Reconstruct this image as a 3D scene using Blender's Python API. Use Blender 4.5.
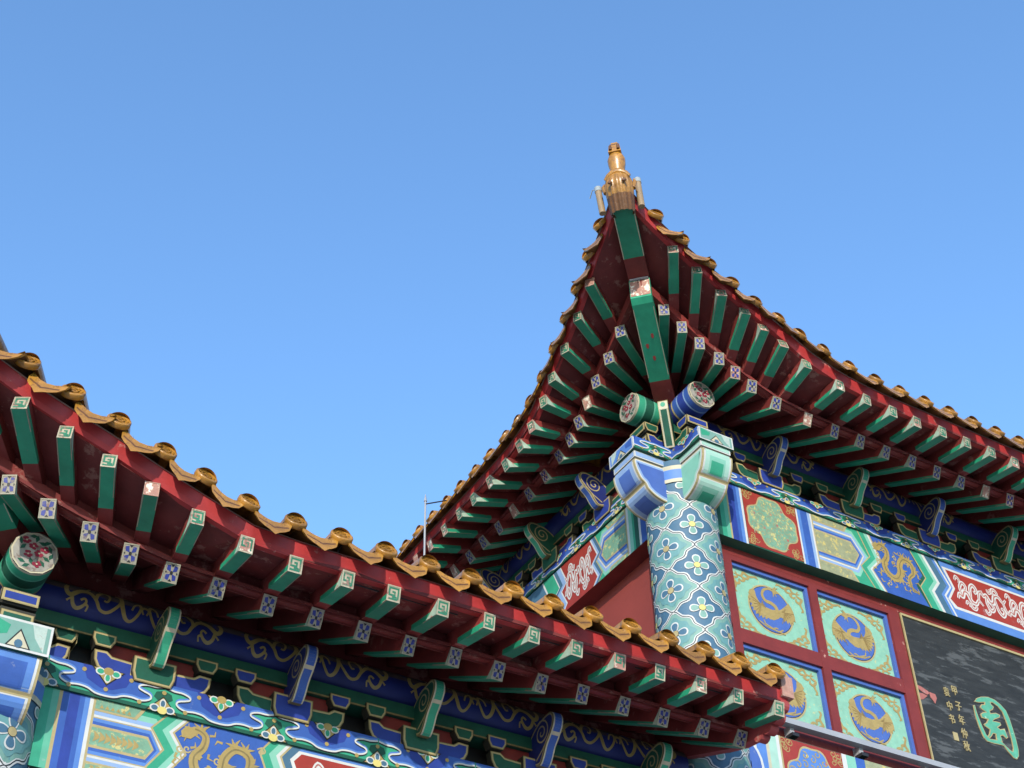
import bpy, bmesh, math, random
from mathutils import Vector, Matrix
from mathutils.geometry import delaunay_2d_cdt
random.seed(7)
PI = math.pi
S = bpy.context.scene
for o in list(bpy.data.objects): bpy.data.objects.remove(o)
Z0 = 7.6                                    # height of the main beam above the ground

# ------------------------------------------------------------------ camera
yaw, pitch, roll = [math.radians(a) for a in (31.92558, 40.83962, -1.67840)]
fw = Vector((math.cos(pitch)*math.sin(yaw), math.cos(pitch)*math.cos(yaw), math.sin(pitch)))
rt = Vector((math.cos(yaw), -math.sin(yaw), 0)); up = rt.cross(fw)
R_ = math.cos(roll)*rt + math.sin(roll)*up; U_ = -math.sin(roll)*rt + math.cos(roll)*up
cd = bpy.data.cameras.new('camera'); cam = bpy.data.objects.new('camera', cd); S.collection.objects.link(cam)
m = Matrix((R_, U_, -fw)).transposed().to_4x4(); m.translation = Vector((-5.587, -6.752, -6.009 + Z0))
cam.matrix_world = m
cd.sensor_fit = 'HORIZONTAL'; cd.sensor_width = 36; cd.lens = 1500/1024*36; cd.clip_start = .05; cd.clip_end = 3000
S.camera = cam

# ------------------------------------------------------------------ light
SUN = Vector((.727, 1.0, -.40)).normalized()          # direction the light travels
sun_el = math.asin(-SUN.z)
W = bpy.data.worlds.new("World"); S.world = W; W.use_nodes = True
nt = W.node_tree; bg = nt.nodes['Background']
sky = nt.nodes.new('ShaderNodeTexSky'); sky.sky_type = 'NISHITA'; sky.sun_disc = False
sky.sun_elevation = sun_el; sky.sun_rotation = math.radians(216)
sky.altitude = 0; sky.air_density = 1.3; sky.dust_density = 0.3; sky.ozone_density = 5.6
nt.links.new(sky.outputs[0], bg.inputs[0]); bg.inputs[1].default_value = .15
sl = bpy.data.lights.new('sun', 'SUN'); sl.energy = 2.0; sl.angle = math.radians(.53); sl.color = (1, .93, .83)
so = bpy.data.objects.new('sun', sl); S.collection.objects.link(so)
so.rotation_euler = SUN.to_track_quat('-Z', 'Y').to_euler(); so.location = (-20, -30, 30)
vs = S.view_settings; vs.view_transform = 'Standard'; vs.look = 'None'; vs.gamma = 1; vs.use_curve_mapping = False
vs.exposure = 1.30
S.cycles.max_bounces = 6; S.cycles.diffuse_bounces = 4

# ------------------------------------------------------------------ materials
def lin(c): c /= 255; return c/12.92 if c <= .04045 else ((c+.055)/1.055)**2.4
MATS = {}
def mat(name, rgb, rough=.6, var=.18, scale=6, wear=None, wamt=.0, wscale=9, spec=.35, bump=.15, coat=0, streak=None, tilt=0, rnd=0):
    """painted surface: base colour, soft mottling, patches where the paint has worn to another colour"""
    if name in MATS: return MATS[name]
    if name in SUNLIT and not wear: wear, wamt, wscale = tuple(.45*c+.10 for c in rgb), .075, 13
    if name in SUNLIT: rgb = tuple(c*SUNLIT[name] for c in rgb)
    M = bpy.data.materials.new(name); M.use_nodes = True; n = M.node_tree.nodes; l = M.node_tree.links
    b = n['Principled BSDF']; b.inputs['Roughness'].default_value = rough; b.inputs['Specular IOR Level'].default_value = spec
    if coat: b.inputs['Coat Weight'].default_value = coat; b.inputs['Coat Roughness'].default_value = .15
    tc = n.new('ShaderNodeTexCoord')
    geo = tc.outputs['Object']
    if streak:
        mp = n.new('ShaderNodeMapping'); mp.inputs['Scale'].default_value = streak; mp.inputs['Rotation'].default_value = (0, tilt, 0); l.new(geo, mp.inputs[0]); geo = mp.outputs[0]
    nz = n.new('ShaderNodeTexNoise'); nz.inputs['Scale'].default_value = scale; nz.inputs['Detail'].default_value = 6; nz.inputs['Roughness'].default_value = .65
    l.new(geo, nz.inputs['Vector'])
    ramp = n.new('ShaderNodeMapRange'); ramp.inputs[1].default_value = .25; ramp.inputs[2].default_value = .75
    ramp.inputs[3].default_value = 1-var; ramp.inputs[4].default_value = 1+var; l.new(nz.outputs[0], ramp.inputs[0])
    mx = n.new('ShaderNodeMix'); mx.data_type = 'RGBA'; mx.blend_type = 'MULTIPLY'; mx.inputs[0].default_value = 1
    mx.inputs[6].default_value = (*rgb, 1); cc = n.new('ShaderNodeCombineColor')
    for i in range(3): l.new(ramp.outputs[0], cc.inputs[i])
    l.new(cc.outputs[0], mx.inputs[7]); out = mx.outputs[2]
    if wear:
        n2 = n.new('ShaderNodeTexNoise'); n2.inputs['Scale'].default_value = wscale; n2.inputs['Detail'].default_value = 8; n2.inputs['Roughness'].default_value = .7
        l.new(geo, n2.inputs['Vector'])
        r2 = n.new('ShaderNodeMapRange'); r2.inputs[1].default_value = .72-wamt; r2.inputs[2].default_value = .76-wamt*.9; l.new(n2.outputs[0], r2.inputs[0])
        m2 = n.new('ShaderNodeMix'); m2.data_type = 'RGBA'; l.new(r2.outputs[0], m2.inputs[0]); l.new(out, m2.inputs[6]); m2.inputs[7].default_value = (*wear, 1)
        out = m2.outputs[2]
    if rnd:
        oi = n.new('ShaderNodeObjectInfo'); mr = n.new('ShaderNodeMapRange'); mr.inputs[3].default_value = 1-rnd; mr.inputs[4].default_value = 1+rnd; l.new(oi.outputs['Random'], mr.inputs[0])
        m3 = n.new('ShaderNodeMix'); m3.data_type = 'RGBA'; m3.blend_type = 'MULTIPLY'; m3.inputs[0].default_value = 1; l.new(out, m3.inputs[6]); c3 = n.new('ShaderNodeCombineColor')
        for i in range(3): l.new(mr.outputs[0], c3.inputs[i])
        l.new(c3.outputs[0], m3.inputs[7]); out = m3.outputs[2]
    l.new(out, b.inputs['Base Color'])
    if bump:
        n3 = n.new('ShaderNodeTexNoise'); n3.inputs['Scale'].default_value = 45; n3.inputs['Detail'].default_value = 4; l.new(geo, n3.inputs['Vector'])
        bp = n.new('ShaderNodeBump'); bp.inputs['Strength'].default_value = bump; bp.inputs['Distance'].default_value = .004
        l.new(n3.outputs[0], bp.inputs['Height']); l.new(bp.outputs[0], b.inputs['Normal'])
    MATS[name] = M; return M
SUNLIT = dict.fromkeys('mint mint_pale mint_ground teal teal_blue blue blue_sky blue_pale blue_royal white cream gold gold_line yellow olive_gold sage red_wall red_frame red_paint jade column_green green_light steel lacquer seal_pink plastic_pale medal_ground'.split(), .66)
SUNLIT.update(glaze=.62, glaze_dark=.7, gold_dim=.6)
wood = (.36, .20, .15)
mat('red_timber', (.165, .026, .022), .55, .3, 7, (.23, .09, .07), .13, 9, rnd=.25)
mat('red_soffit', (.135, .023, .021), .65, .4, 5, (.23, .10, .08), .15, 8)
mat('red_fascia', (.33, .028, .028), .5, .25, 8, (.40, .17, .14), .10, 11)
mat('red_wall', (.32, .052, .036), .7, .12, 2.5, (.36, .09, .06), .05, 5)
mat('red_frame', (.24, .032, .026), .5, .2, 5, (.42, .22, .17), .07, 12)
mat('red_paint', (.40, .045, .03), .5, .15, 10)
mat('red_board', (.17, .022, .018), .55, .2, 8)
mat('green_rafter', (.02, .245, .135), .45, .22, 9, (.16, .06, .05), .05, 12, rnd=.18)
mat('green_dark', (.010, .075, .045), .5, .25, 9)
mat('green_mid', (.03, .26, .15), .5, .15, 10)
mat('green_light', (.14, .50, .33), .5, .12, 10)
mat('mint', (.27, .62, .46), .5, .1, 10)
mat('mint_pale', (.45, .72, .58), .5, .1, 10)
mat('teal', (.16, .36, .36), .55, .12, 10)
mat('teal_blue', (.075, .175, .27), .55, .15, 9)
mat('blue_purlin', (.012, .020, .125), .5, .3, 5, (.08, .06, .05), .06, 5)
mat('blue_deep', (.02, .04, .22), .45, .18, 9)
mat('blue', (.05, .13, .46), .45, .15, 9)
mat('blue_sky', (.12, .27, .66), .45, .12, 9)
mat('blue_pale', (.32, .47, .74), .5, .1, 9)
mat('blue_royal', (.085, .165, .50), .4, .12, 9)
mat('white', (.74, .74, .70), .5, .1, 12, (.45, .42, .36), .06, 14)
mat('cream', (.66, .60, .42), .5, .15, 12, (.40, .30, .22), .10, 14)
mat('gold', (.46, .33, .10), .42, .2, 16, spec=.6)
mat('gold_dim', (.30, .23, .09), .5, .25, 14)
mat('gold_line', (.52, .42, .20), .45, .15, 14)
mat('yellow', (.80, .68, .22), .5, .1, 12)
mat('olive_gold', (.36, .38, .22), .5, .22, 26, (.47, .38, .12), .16, 24)
mat('sage', (.22, .42, .28), .5, .2, 24, (.46, .40, .16), .17, 26)
mat('gable_red', (.28, .05, .048), .6, .25, 9, (.35, .16, .13), .1, 8)
mat('edge_line', (.26, .24, .17), .5, .3, 14)
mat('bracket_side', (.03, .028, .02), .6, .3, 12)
mat('sunlit_wear', (.30, .40, .31), .6, .3, 16, (.35, .2, .15), .14, 24)
mat('fret_green', (.02, .15, .085), .6, .25, 14, (.24, .14, .11), .17, 24)
mat('cap_worn', (.34, .42, .37), .6, .3, 12, (.30, .27, .23), .16, 12)
mat('bronze', (.22, .15, .05), .5, .2, 12)
mat('black', (.012, .012, .013), .5, .1, 8)
mat('worn_wood', wood, .75, .35, 18, (.50, .38, .33), .12, 20)
mat('peeling', (.33, .17, .13), .7, .3, 20, (.66, .62, .50), .2, 22)
mat('glaze', (.50, .23, .03), .36, .4, 14, (.20, .085, .02), .16, 24, spec=.45, bump=.7, coat=.25, rnd=.22)
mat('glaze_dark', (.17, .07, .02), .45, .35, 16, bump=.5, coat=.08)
mat('mortar', (.24, .17, .13), .8, .3, 10)
mat('lacquer', (.034, .035, .034), .6, .5, 6, (.070, .073, .072), .19, 4, spec=.3, streak=(.7, 1, 3.4), tilt=.45)
mat('cream_old', (.25, .23, .18), .6, .3, 14, (.17, .11, .09), .16, 14)
mat('petal_blue', (.018, .03, .19), .5, .3, 12, (.16, .13, .11), .16, 22)
mat('cream_worn', (.36, .32, .23), .6, .3, 16, (.24, .13, .10), .16, 18)
mat('jade', (.12, .46, .29), .5, .25, 12, (.36, .60, .45), .10, 14)
mat('seal_pink', (.50, .17, .14), .6, .2, 12)
mat('steel', (.42, .43, .45), .4, .08, 6, spec=.5)
mat('plastic_pale', (.42, .46, .46), .4, .05, 6)
mat('tube_brown', (.26, .18, .10), .5, .15, 12)
mat('cable_black', (.02, .02, .022), .5, .1, 8)
mat('paving', (.38, .36, .33), .8, .18, .8, (.2, .19, .17), .06, .4)
mat('granite', (.36, .35, .33), .75, .15, 12)
mat('flower_red', (.20, .014, .035), .5, .2, 12)
mat('medal_ground', (.42, .40, .35), .6, .3, 14, (.17, .13, .11), .22, 16)

# ------------------------------------------------------------------ mesh kit
C = S.collection
def catmull(p, n=6, closed=False):
    out = []; N = len(p)
    for i in range(N if closed else N-1):
        if closed: a, b, c, d = p[i-1], p[i], p[(i+1) % N], p[(i+2) % N]
        else: a, b, c, d = p[max(i-1, 0)], p[i], p[i+1], p[min(i+2, N-1)]
        for k in range(n):
            t = k/n; t2 = t*t; t3 = t2*t
            out.append(tuple(.5*(2*b[j]+(c[j]-a[j])*t+(2*a[j]-5*b[j]+4*c[j]-d[j])*t2+(3*b[j]-a[j]-3*c[j]+d[j])*t3) for j in range(len(b))))
    if not closed: out.append(tuple(p[-1]))
    return out
def inset(poly, d):
    """parallel offset of a closed 2D outline towards its inside"""
    N = len(poly); A = sum(poly[i][0]*poly[(i+1) % N][1]-poly[(i+1) % N][0]*poly[i][1] for i in range(N))
    s = 1 if A > 0 else -1; out = []
    for i in range(N):
        p0, p1, p2 = Vector(poly[i-1]), Vector(poly[i]), Vector(poly[(i+1) % N])
        e1 = (p1-p0); e2 = (p2-p1)
        if e1.length < 1e-9 or e2.length < 1e-9: out.append(tuple(p1)); continue
        e1.normalize(); e2.normalize()
        n1 = Vector((-e1.y, e1.x))*s; n2 = Vector((-e2.y, e2.x))*s
        b = n1+n2; k = max(1+n1.dot(n2), .35); q = p1+b*(d/k); out.append((q.x, q.y))
    return out
def circle(cx, cy, r, n=28, ry=None): return [(cx+r*math.cos(2*PI*i/n), cy+(ry or r)*math.sin(2*PI*i/n)) for i in range(n)]
def spiral(cx, cy, r0, r1, a0, turns, n=22):
    return [(cx+(r0+(r1-r0)*i/n)*math.cos(a0+turns*2*PI*i/n), cy+(r0+(r1-r0)*i/n)*math.sin(a0+turns*2*PI*i/n)) for i in range(n+1)]

class MB:
    """collects faces with material names; build() links ONE mesh object"""
    def __init__(s): s.v = []; s.f = []; s.m = []; s.sm = []
    def face(s, pts, m, smooth=False):
        i = len(s.v); s.v += [tuple(p) for p in pts]; s.f.append(list(range(i, i+len(pts)))); s.m.append(m); s.sm.append(smooth)
    def grid(s, rows, m, smooth=True, closed=False):
        i = len(s.v); n = len(rows[0])
        for r in rows: s.v += [tuple(p) for p in r]
        for a in range(len(rows)-1):
            for b in range(n if closed else n-1):
                c = (b+1) % n
                s.f.append([i+a*n+b, i+a*n+c, i+(a+1)*n+c, i+(a+1)*n+b]); s.m.append(m); s.sm.append(smooth)
    def hexa(s, a, b, mats):
        """a, b: two end quads (4 pts each, same order). mats: 'm' or [end a, end b, side 0-1, 1-2, 2-3, 3-0]"""
        if isinstance(mats, str): mats = [mats]*6
        s.face(a, mats[0]); s.face(b, mats[1])
        for k in range(4): j = (k+1) % 4; s.face([a[k], a[j], b[j], b[k]], mats[2+k])
    def box(s, x0, x1, y0, y1, z0, z1, m):
        s.hexa([(x0, y0, z0), (x1, y0, z0), (x1, y1, z0), (x0, y1, z0)], [(x0, y0, z1), (x1, y0, z1), (x1, y1, z1), (x0, y1, z1)], m)
    def prism(s, prof, f, h0, h1, m, mside=None, smooth=False):
        """2D outline prof extruded between heights h0 and h1 through the mapping f(u, v, h)"""
        a = [f(u, v, h0) for u, v in prof]; b = [f(u, v, h1) for u, v in prof]
        s.face(a, m); s.face(b, m); n = len(prof)
        for i in range(n): s.face([a[i], a[(i+1) % n], b[(i+1) % n], b[i]], mside or m, smooth)
    def fill(s, prof, f, h, m): s.face([f(u, v, h) for u, v in prof], m)
    def fillc(s, prof, f, h, m, step=.04):
        """fill on a curved surface: triangulated with inner points"""
        us = [p[0] for p in prof]; vs_ = [p[1] for p in prof]; n = len(prof); pts = [Vector(p) for p in prof]
        def inside(x, y):
            r = False
            for i in range(n):
                (x1, y1), (x2, y2) = prof[i], prof[i-1]
                if (y1 > y) != (y2 > y) and x < (x2-x1)*(y-y1)/(y2-y1)+x1: r = not r
            return r
        x = min(us)+step*.5
        while x < max(us):
            y = min(vs_)+step*.5
            while y < max(vs_):
                if inside(x, y): pts.append(Vector((x+.001, y+.0007)))
                y += step
            x += step
        r = delaunay_2d_cdt(pts, [(i, (i+1) % n) for i in range(n)], [], 1, 1e-5)
        for t in r[2]: s.face([f(r[0][k].x, r[0][k].y, h) for k in t], m, True)
    def stroke(s, pts, w, f, h, m, closed=False):
        """painted line of width w (a number or one per point) along a 2D path"""
        N = len(pts)
        if N < 2: return
        L, R = [], []
        for i in range(N):
            a = Vector(pts[i-1] if (i or closed) else pts[i]); b = Vector(pts[i]); c = Vector(pts[(i+1) % N] if (i < N-1 or closed) else pts[i])
            e1 = b-a; e2 = c-b
            if e1.length < 1e-9: e1 = e2
            if e2.length < 1e-9: e2 = e1
            e1 = e1.normalized(); e2 = e2.normalized(); n1 = Vector((-e1.y, e1.x)); n2 = Vector((-e2.y, e2.x))
            q = (n1+n2)/max(1+n1.dot(n2), .5); ww = (w[i] if isinstance(w, (list, tuple)) else w)/2
            L.append(b+q*ww); R.append(b-q*ww)
        i0 = len(s.v); s.k = (getattr(s, 'k', 0)+1) % 8; h += s.k*5e-5
        for i, (a, b) in enumerate(zip(L, R)): q = h+2e-4*i/N; s.v += [tuple(f(a.x, a.y, q)), tuple(f(b.x, b.y, q))]
        for i in range(N if closed else N-1):
            j = (i+1) % N; s.f.append([i0+2*i, i0+2*j, i0+2*j+1, i0+2*i+1]); s.m.append(m); s.sm.append(False)
    def tube(s, pts, r, m, n=10, cap=True, smooth=True):
        pts = [Vector(p) for p in pts]; rows = []; N = len(pts)
        t0 = (pts[1]-pts[0]).normalized(); ref = Vector((0, 0, 1)) if abs(t0.z) < .9 else Vector((1, 0, 0))
        for i in range(N):
            t = (pts[min(i+1, N-1)]-pts[max(i-1, 0)]).normalized(); x = ref.cross(t).normalized(); y = t.cross(x); ref = y
            rr = r[i] if isinstance(r, (list, tuple)) else r
            rows.append([pts[i]+x*(rr*math.cos(2*PI*k/n))+y*(rr*math.sin(2*PI*k/n)) for k in range(n)])
        s.grid(rows, m, smooth, True)
        if cap: s.face(rows[0], m); s.face(rows[-1], m)
    def plate(s, prof, f, h0, h1, edge, fillm, border=.012, line=.006, linem='gold_line', side=None):
        """carved plate: solid prism with a light painted edge line and a coloured field on its front"""
        s.prism(prof, f, h0, h1, edge, side or edge)
        e = h1-h0; sg = 1 if e > 0 else -1
        s.fill(inset(prof, line*.6), f, h1+sg*.0012, linem)
        s.fill(inset(prof, border), f, h1+sg*.0024, fillm)
    def build(s, name, parent=None, label=None):
        me = bpy.data.meshes.new(name); names = sorted(set(s.m)); idx = {k: i for i, k in enumerate(names)}
        me.from_pydata(s.v, [], s.f)
        for k in names: me.materials.append(MATS[k])
        me.polygons.foreach_set('material_index', [idx[k] for k in s.m]); me.polygons.foreach_set('use_smooth', s.sm)
        me.update(); o = bpy.data.objects.new(name, me); C.objects.link(o)
        if parent: o.parent = parent
        if label: o['label'] = label
        return o
def thing(name, label, cat, loc=(0, 0, 0), group=None):
    o = bpy.data.objects.new(name, None); C.objects.link(o); o.location = loc; o['label'] = label; o['category'] = cat
    if group: o['group'] = group
    return o
def part(name, parent):
    """an empty part that carries sub-parts"""
    o = bpy.data.objects.new(name, None); C.objects.link(o); o.parent = parent; return o
def cop(o, parent, loc=None):
    c = o.copy(); C.objects.link(c); c.parent = parent
    if loc is not None: c.location = loc
    return c
def tag(o, label, cat, group=None):
    o['label'] = label; o['category'] = cat
    if group: o['group'] = group
    return o
def interp(tab, t):
    if t <= tab[0][0]: return tab[0][1]
    for (a, b), (c, d) in zip(tab, tab[1:]):
        if t <= c: k = (t-a)/(c-a); return b+(d-b)*k
    return tab[-1][1]

# ------------------------------------------------------------------ ground
g = MB(); g.face([(-400, -400, 0), (400, -400, 0), (400, 400, 0), (-400, 400, 0)], 'paving')
o = g.build('ground'); o['kind'] = 'structure'

# ------------------------------------------------------------------ rafters, soffit boards, tiles
def clampf(x, a=0., b=1.): return max(a, min(b, x))
class Side:
    """one eave. t runs along the eave, o is the distance out from the column row, z the height"""
    def __init__(s, f, fo, eo, fz, ez, a0, tip):
        s.f, s.fo, s.eo, s.fz, s.ez, s.a0, s.tip = f, fo, eo, fz, ez, a0, tip
    def ang(s, t): return math.radians(38)*clampf((s.a0-t)/1.25)
    def fly(s, t):
        a = s.ang(t); oo, oe = s.fo(t), 0
        tr = t+math.tan(a)*(s.fo(t)-s.eo(t)); orr = s.eo(tr)-.03
        return (t, oo, s.fz(t)), (tr, orr, s.ez(tr)+.112+.045*clampf((s.a0-tr)/1.2))
    def eav(s, t):
        a = s.ang(t); oo = s.eo(t); z = s.ez(t)
        if t > s.a0: return (t, oo, z), (t, -.35, z+.51*(oo+.35))
        w = clampf((s.a0-t)/.3); lift = z-s.ez(9)
        tr = t+math.tan(a)*oo; zr = 1.19+.38*lift
        # towards the straight part the root runs on further up the slope
        k = (1-w)*.35
        return (t, oo, z), (tr, -k, zr+.51*k)
def power(E, b, st, L, p): return lambda t: E+b*clampf((st-t)/L)**p

def rafter(sd, E, R, w, h, frac, fret, rnd):
    """squared rafter: painted end, green length, red root"""
    mb = MB(); f = sd.f
    j = lambda a: rnd.uniform(-a, a)
    Ew, Rw = Vector(f(E[0]+j(.007), E[2]+j(.004), E[1]+j(.006))), Vector(f(R[0]+j(.012), R[2]+j(.004), R[1])); w *= rnd.uniform(.94, 1.06)
    d = (Ew-Rw).normalized(); p = d.cross(Vector((0, 0, 1))).normalized(); n = p.cross(d).normalized()
    L = (Ew-Rw).length
    # upright cut at the end
    def quad(q): return [q-p*w/2, q+p*w/2, q+p*w/2+n*h, q-p*w/2+n*h]
    mid = Ew-d*(L*frac+rnd.uniform(-.012, .012))
    worn = rnd.random()
    endm = 'peeling' if worn < (.55 if fret else .20) else ('cream_worn' if fret else 'cream_old')
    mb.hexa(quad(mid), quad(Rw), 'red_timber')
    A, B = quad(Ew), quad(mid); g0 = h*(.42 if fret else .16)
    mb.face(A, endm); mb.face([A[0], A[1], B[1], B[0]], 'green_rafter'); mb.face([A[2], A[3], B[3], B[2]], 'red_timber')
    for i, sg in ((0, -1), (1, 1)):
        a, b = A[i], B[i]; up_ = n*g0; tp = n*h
        if rnd.random() < .75: kk = rnd.uniform(.03, .08)*(1 if fret else .4); e_ = p*(sg*.0013); mb.face([a+e_, a-d*kk*1.6+e_, a-d*kk*.3+n*(h*.7)+e_, a+n*(h*.92)+e_], 'sunlit_wear')  # pale patch by the end: worn paint, with the sunlit triangle painted in
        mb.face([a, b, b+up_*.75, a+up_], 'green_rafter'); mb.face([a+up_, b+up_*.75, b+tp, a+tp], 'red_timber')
    for s in (-1, 1):            # painted edge lines under the green length
        a, b = Ew-n*.0012+p*(s*w*.5), mid-n*.0012+p*(s*w*.5); e = -p*(s*.0055)
        k = rnd.uniform(.35, .95); b = a+(b-a)*k
        mb.face([a, a+e*.8, b+e*.8, b], 'edge_line')
        c1 = Ew+p*(s*(w*.5+.0012)); c2 = c1-d*(L*frac*rnd.uniform(.1, .4)); mb.face([c1, c1+n*.005, c2+n*.005, c2], 'edge_line')
    g = lambda u, v, hh: Ew+p*(u*w)+n*(v*h)+d*hh
    if fret:
        if worn > .2:            # square key fret, partly gone
            K = [[(-.33, .17), (-.33, .83), (.33, .83), (.33, .40), (-.08, .40), (-.08, .60), (.12, .60)], [(-.33, .17), (.33, .17), (.33, .24)], [(-.20, .32), (-.20, .30), (.1, .30)]]
            for q in K[:(3 if worn > .5 else 1)]: mb.stroke(q, .11, g, .0012, 'fret_green')
        mb.stroke([(-.46, .04), (.46, .04), (.46, .96), (-.46, .96)], .07, g, .0018, 'cream_worn' if worn > .3 else 'worn_wood', True)
    else:                        # four petals on a light ground
        if worn > .1:
            for sx in (-1, 1):
                for sy in (-1, 1):
                    mb.fill([(sx*.06, .5+sy*.05), (sx*.34, .5+sy*.12), (sx*.36, .5+sy*.33), (sx*.14, .5+sy*.37)], g, .0012, 'petal_blue')
                mb.fill([(sx*.43, .5), (sx*.33, .57), (sx*.33, .43)], g, .0016, 'black')
            mb.fill(circle(0, .5, .1, 10), g, .0018, 'black')
            for sy in (.08, .92): mb.fill([(-.13, sy), (0, .5+(sy-.5)*.7), (.13, sy)], g, .0016, 'black')
        mb.stroke([(-.46, .04), (.46, .04), (.46, .96), (-.46, .96)], .06, g, .002, 'edge_line', True)
    return mb, (Rw, Ew, p, n)

def ruled(mb, lines, th, m):
    """boards laid over neighbouring rafters (each line: inner point, outer point)"""
    for (a, b), (c, d) in zip(lines, lines[1:]):
        u = Vector((0, 0, th)); mb.hexa([a, c, d, b], [a+u, c+u, d+u, b+u], m)

def disc_tile():
    """round end tile with raised rim and coiled relief, with the barrel tile running back from it; local +Y runs up the roof"""
    mb = MB(); n = 24; f = lambda u, v, h: (u, -h, v)
    r = .06; th = math.radians(-40); c_, s_ = math.cos(th), math.sin(th); tilt = lambda p: (p[0], p[1]*c_-p[2]*s_, p[1]*s_+p[2]*c_)
    f = lambda u, v, h: tilt((u, -h, v))
    rows = [[tilt((rr*math.cos(2*PI*k/n), y, rr*math.sin(2*PI*k/n))) for k in range(n)] for rr, y in ((r*.93, .02), (r, .014), (r, -.008), (r*.95, -.013), (r*.82, -.013), (r*.76, -.006), (0.001, -.006))]
    mb.grid(rows, 'glaze', True, True)
    mb.stroke(spiral(0, 0, .006, .034, .4, 1.6, 26), .008, f, .0105, 'glaze'); mb.stroke(spiral(0, 0, .006, .034, .4, 1.6, 26), .004, f, .013, 'glaze')
    for k in range(7):
        a = 2*PI*k/7; mb.stroke([(.037*math.cos(a), .037*math.sin(a)), (.043*math.cos(a+.5), .043*math.sin(a+.5))], .007, f, .010, 'glaze')
    rows = [[(.056*math.cos(a), y, .056*math.sin(a)+dz) for a in [PI*k/12-.12 for k in range(14)]] for y, dz in ((.0, -.004), (.05, 0), (.3, .004), (.6, .010), (.9, .02))]
    mb.grid(rows, 'glaze'); return mb
def drip_tile(w):
    """hanging lip tile: curved, pointed apron with relief, and the pan running back"""
    mb = MB(); hw = w/2
    top = [(-1, .03), (-.75, .003), (-.4, -.018), (0, -.026), (.4, -.018), (.75, .003), (1, .03)]
    bot = [(1, -.002), (.82, -.046), (.55, -.070), (.28, -.086), (0, -.112), (-.28, -.086), (-.55, -.070), (-.82, -.046), (-1, -.002)]
    f = lambda u, v, h: (u*hw, -h+v*.6, v)
    P = top+bot
    mb.prism(P, f, -.007, .007, 'glaze'); mb.stroke(bot, .05, lambda u, v, h: f(u, v+.006, h), .0095, 'glaze')
    mb.stroke([(a, b*.55-.016) for a, b in bot[1:-1]], .012, f, .0095, 'glaze_dark')
    for k in (-1, 1): mb.stroke([(k*.5+x*.9, y-.026) for x, y in spiral(0, 0, .02, .15, 0, 1.2, 14)], .010, lambda u, v, h: f(u, (v+.026)*.14-.026, h), .009, 'glaze_dark')
    rows = [[(x*hw, y, z+dz) for x, z in top] for y, dz in ((-.005, 0), (.3, .02), (.7, .06))]
    mb.grid(rows, 'glaze'); mb.grid([[(x, y, z-.012) for x, y, z in r] for r in rows], 'glaze_dark'); return mb

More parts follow.
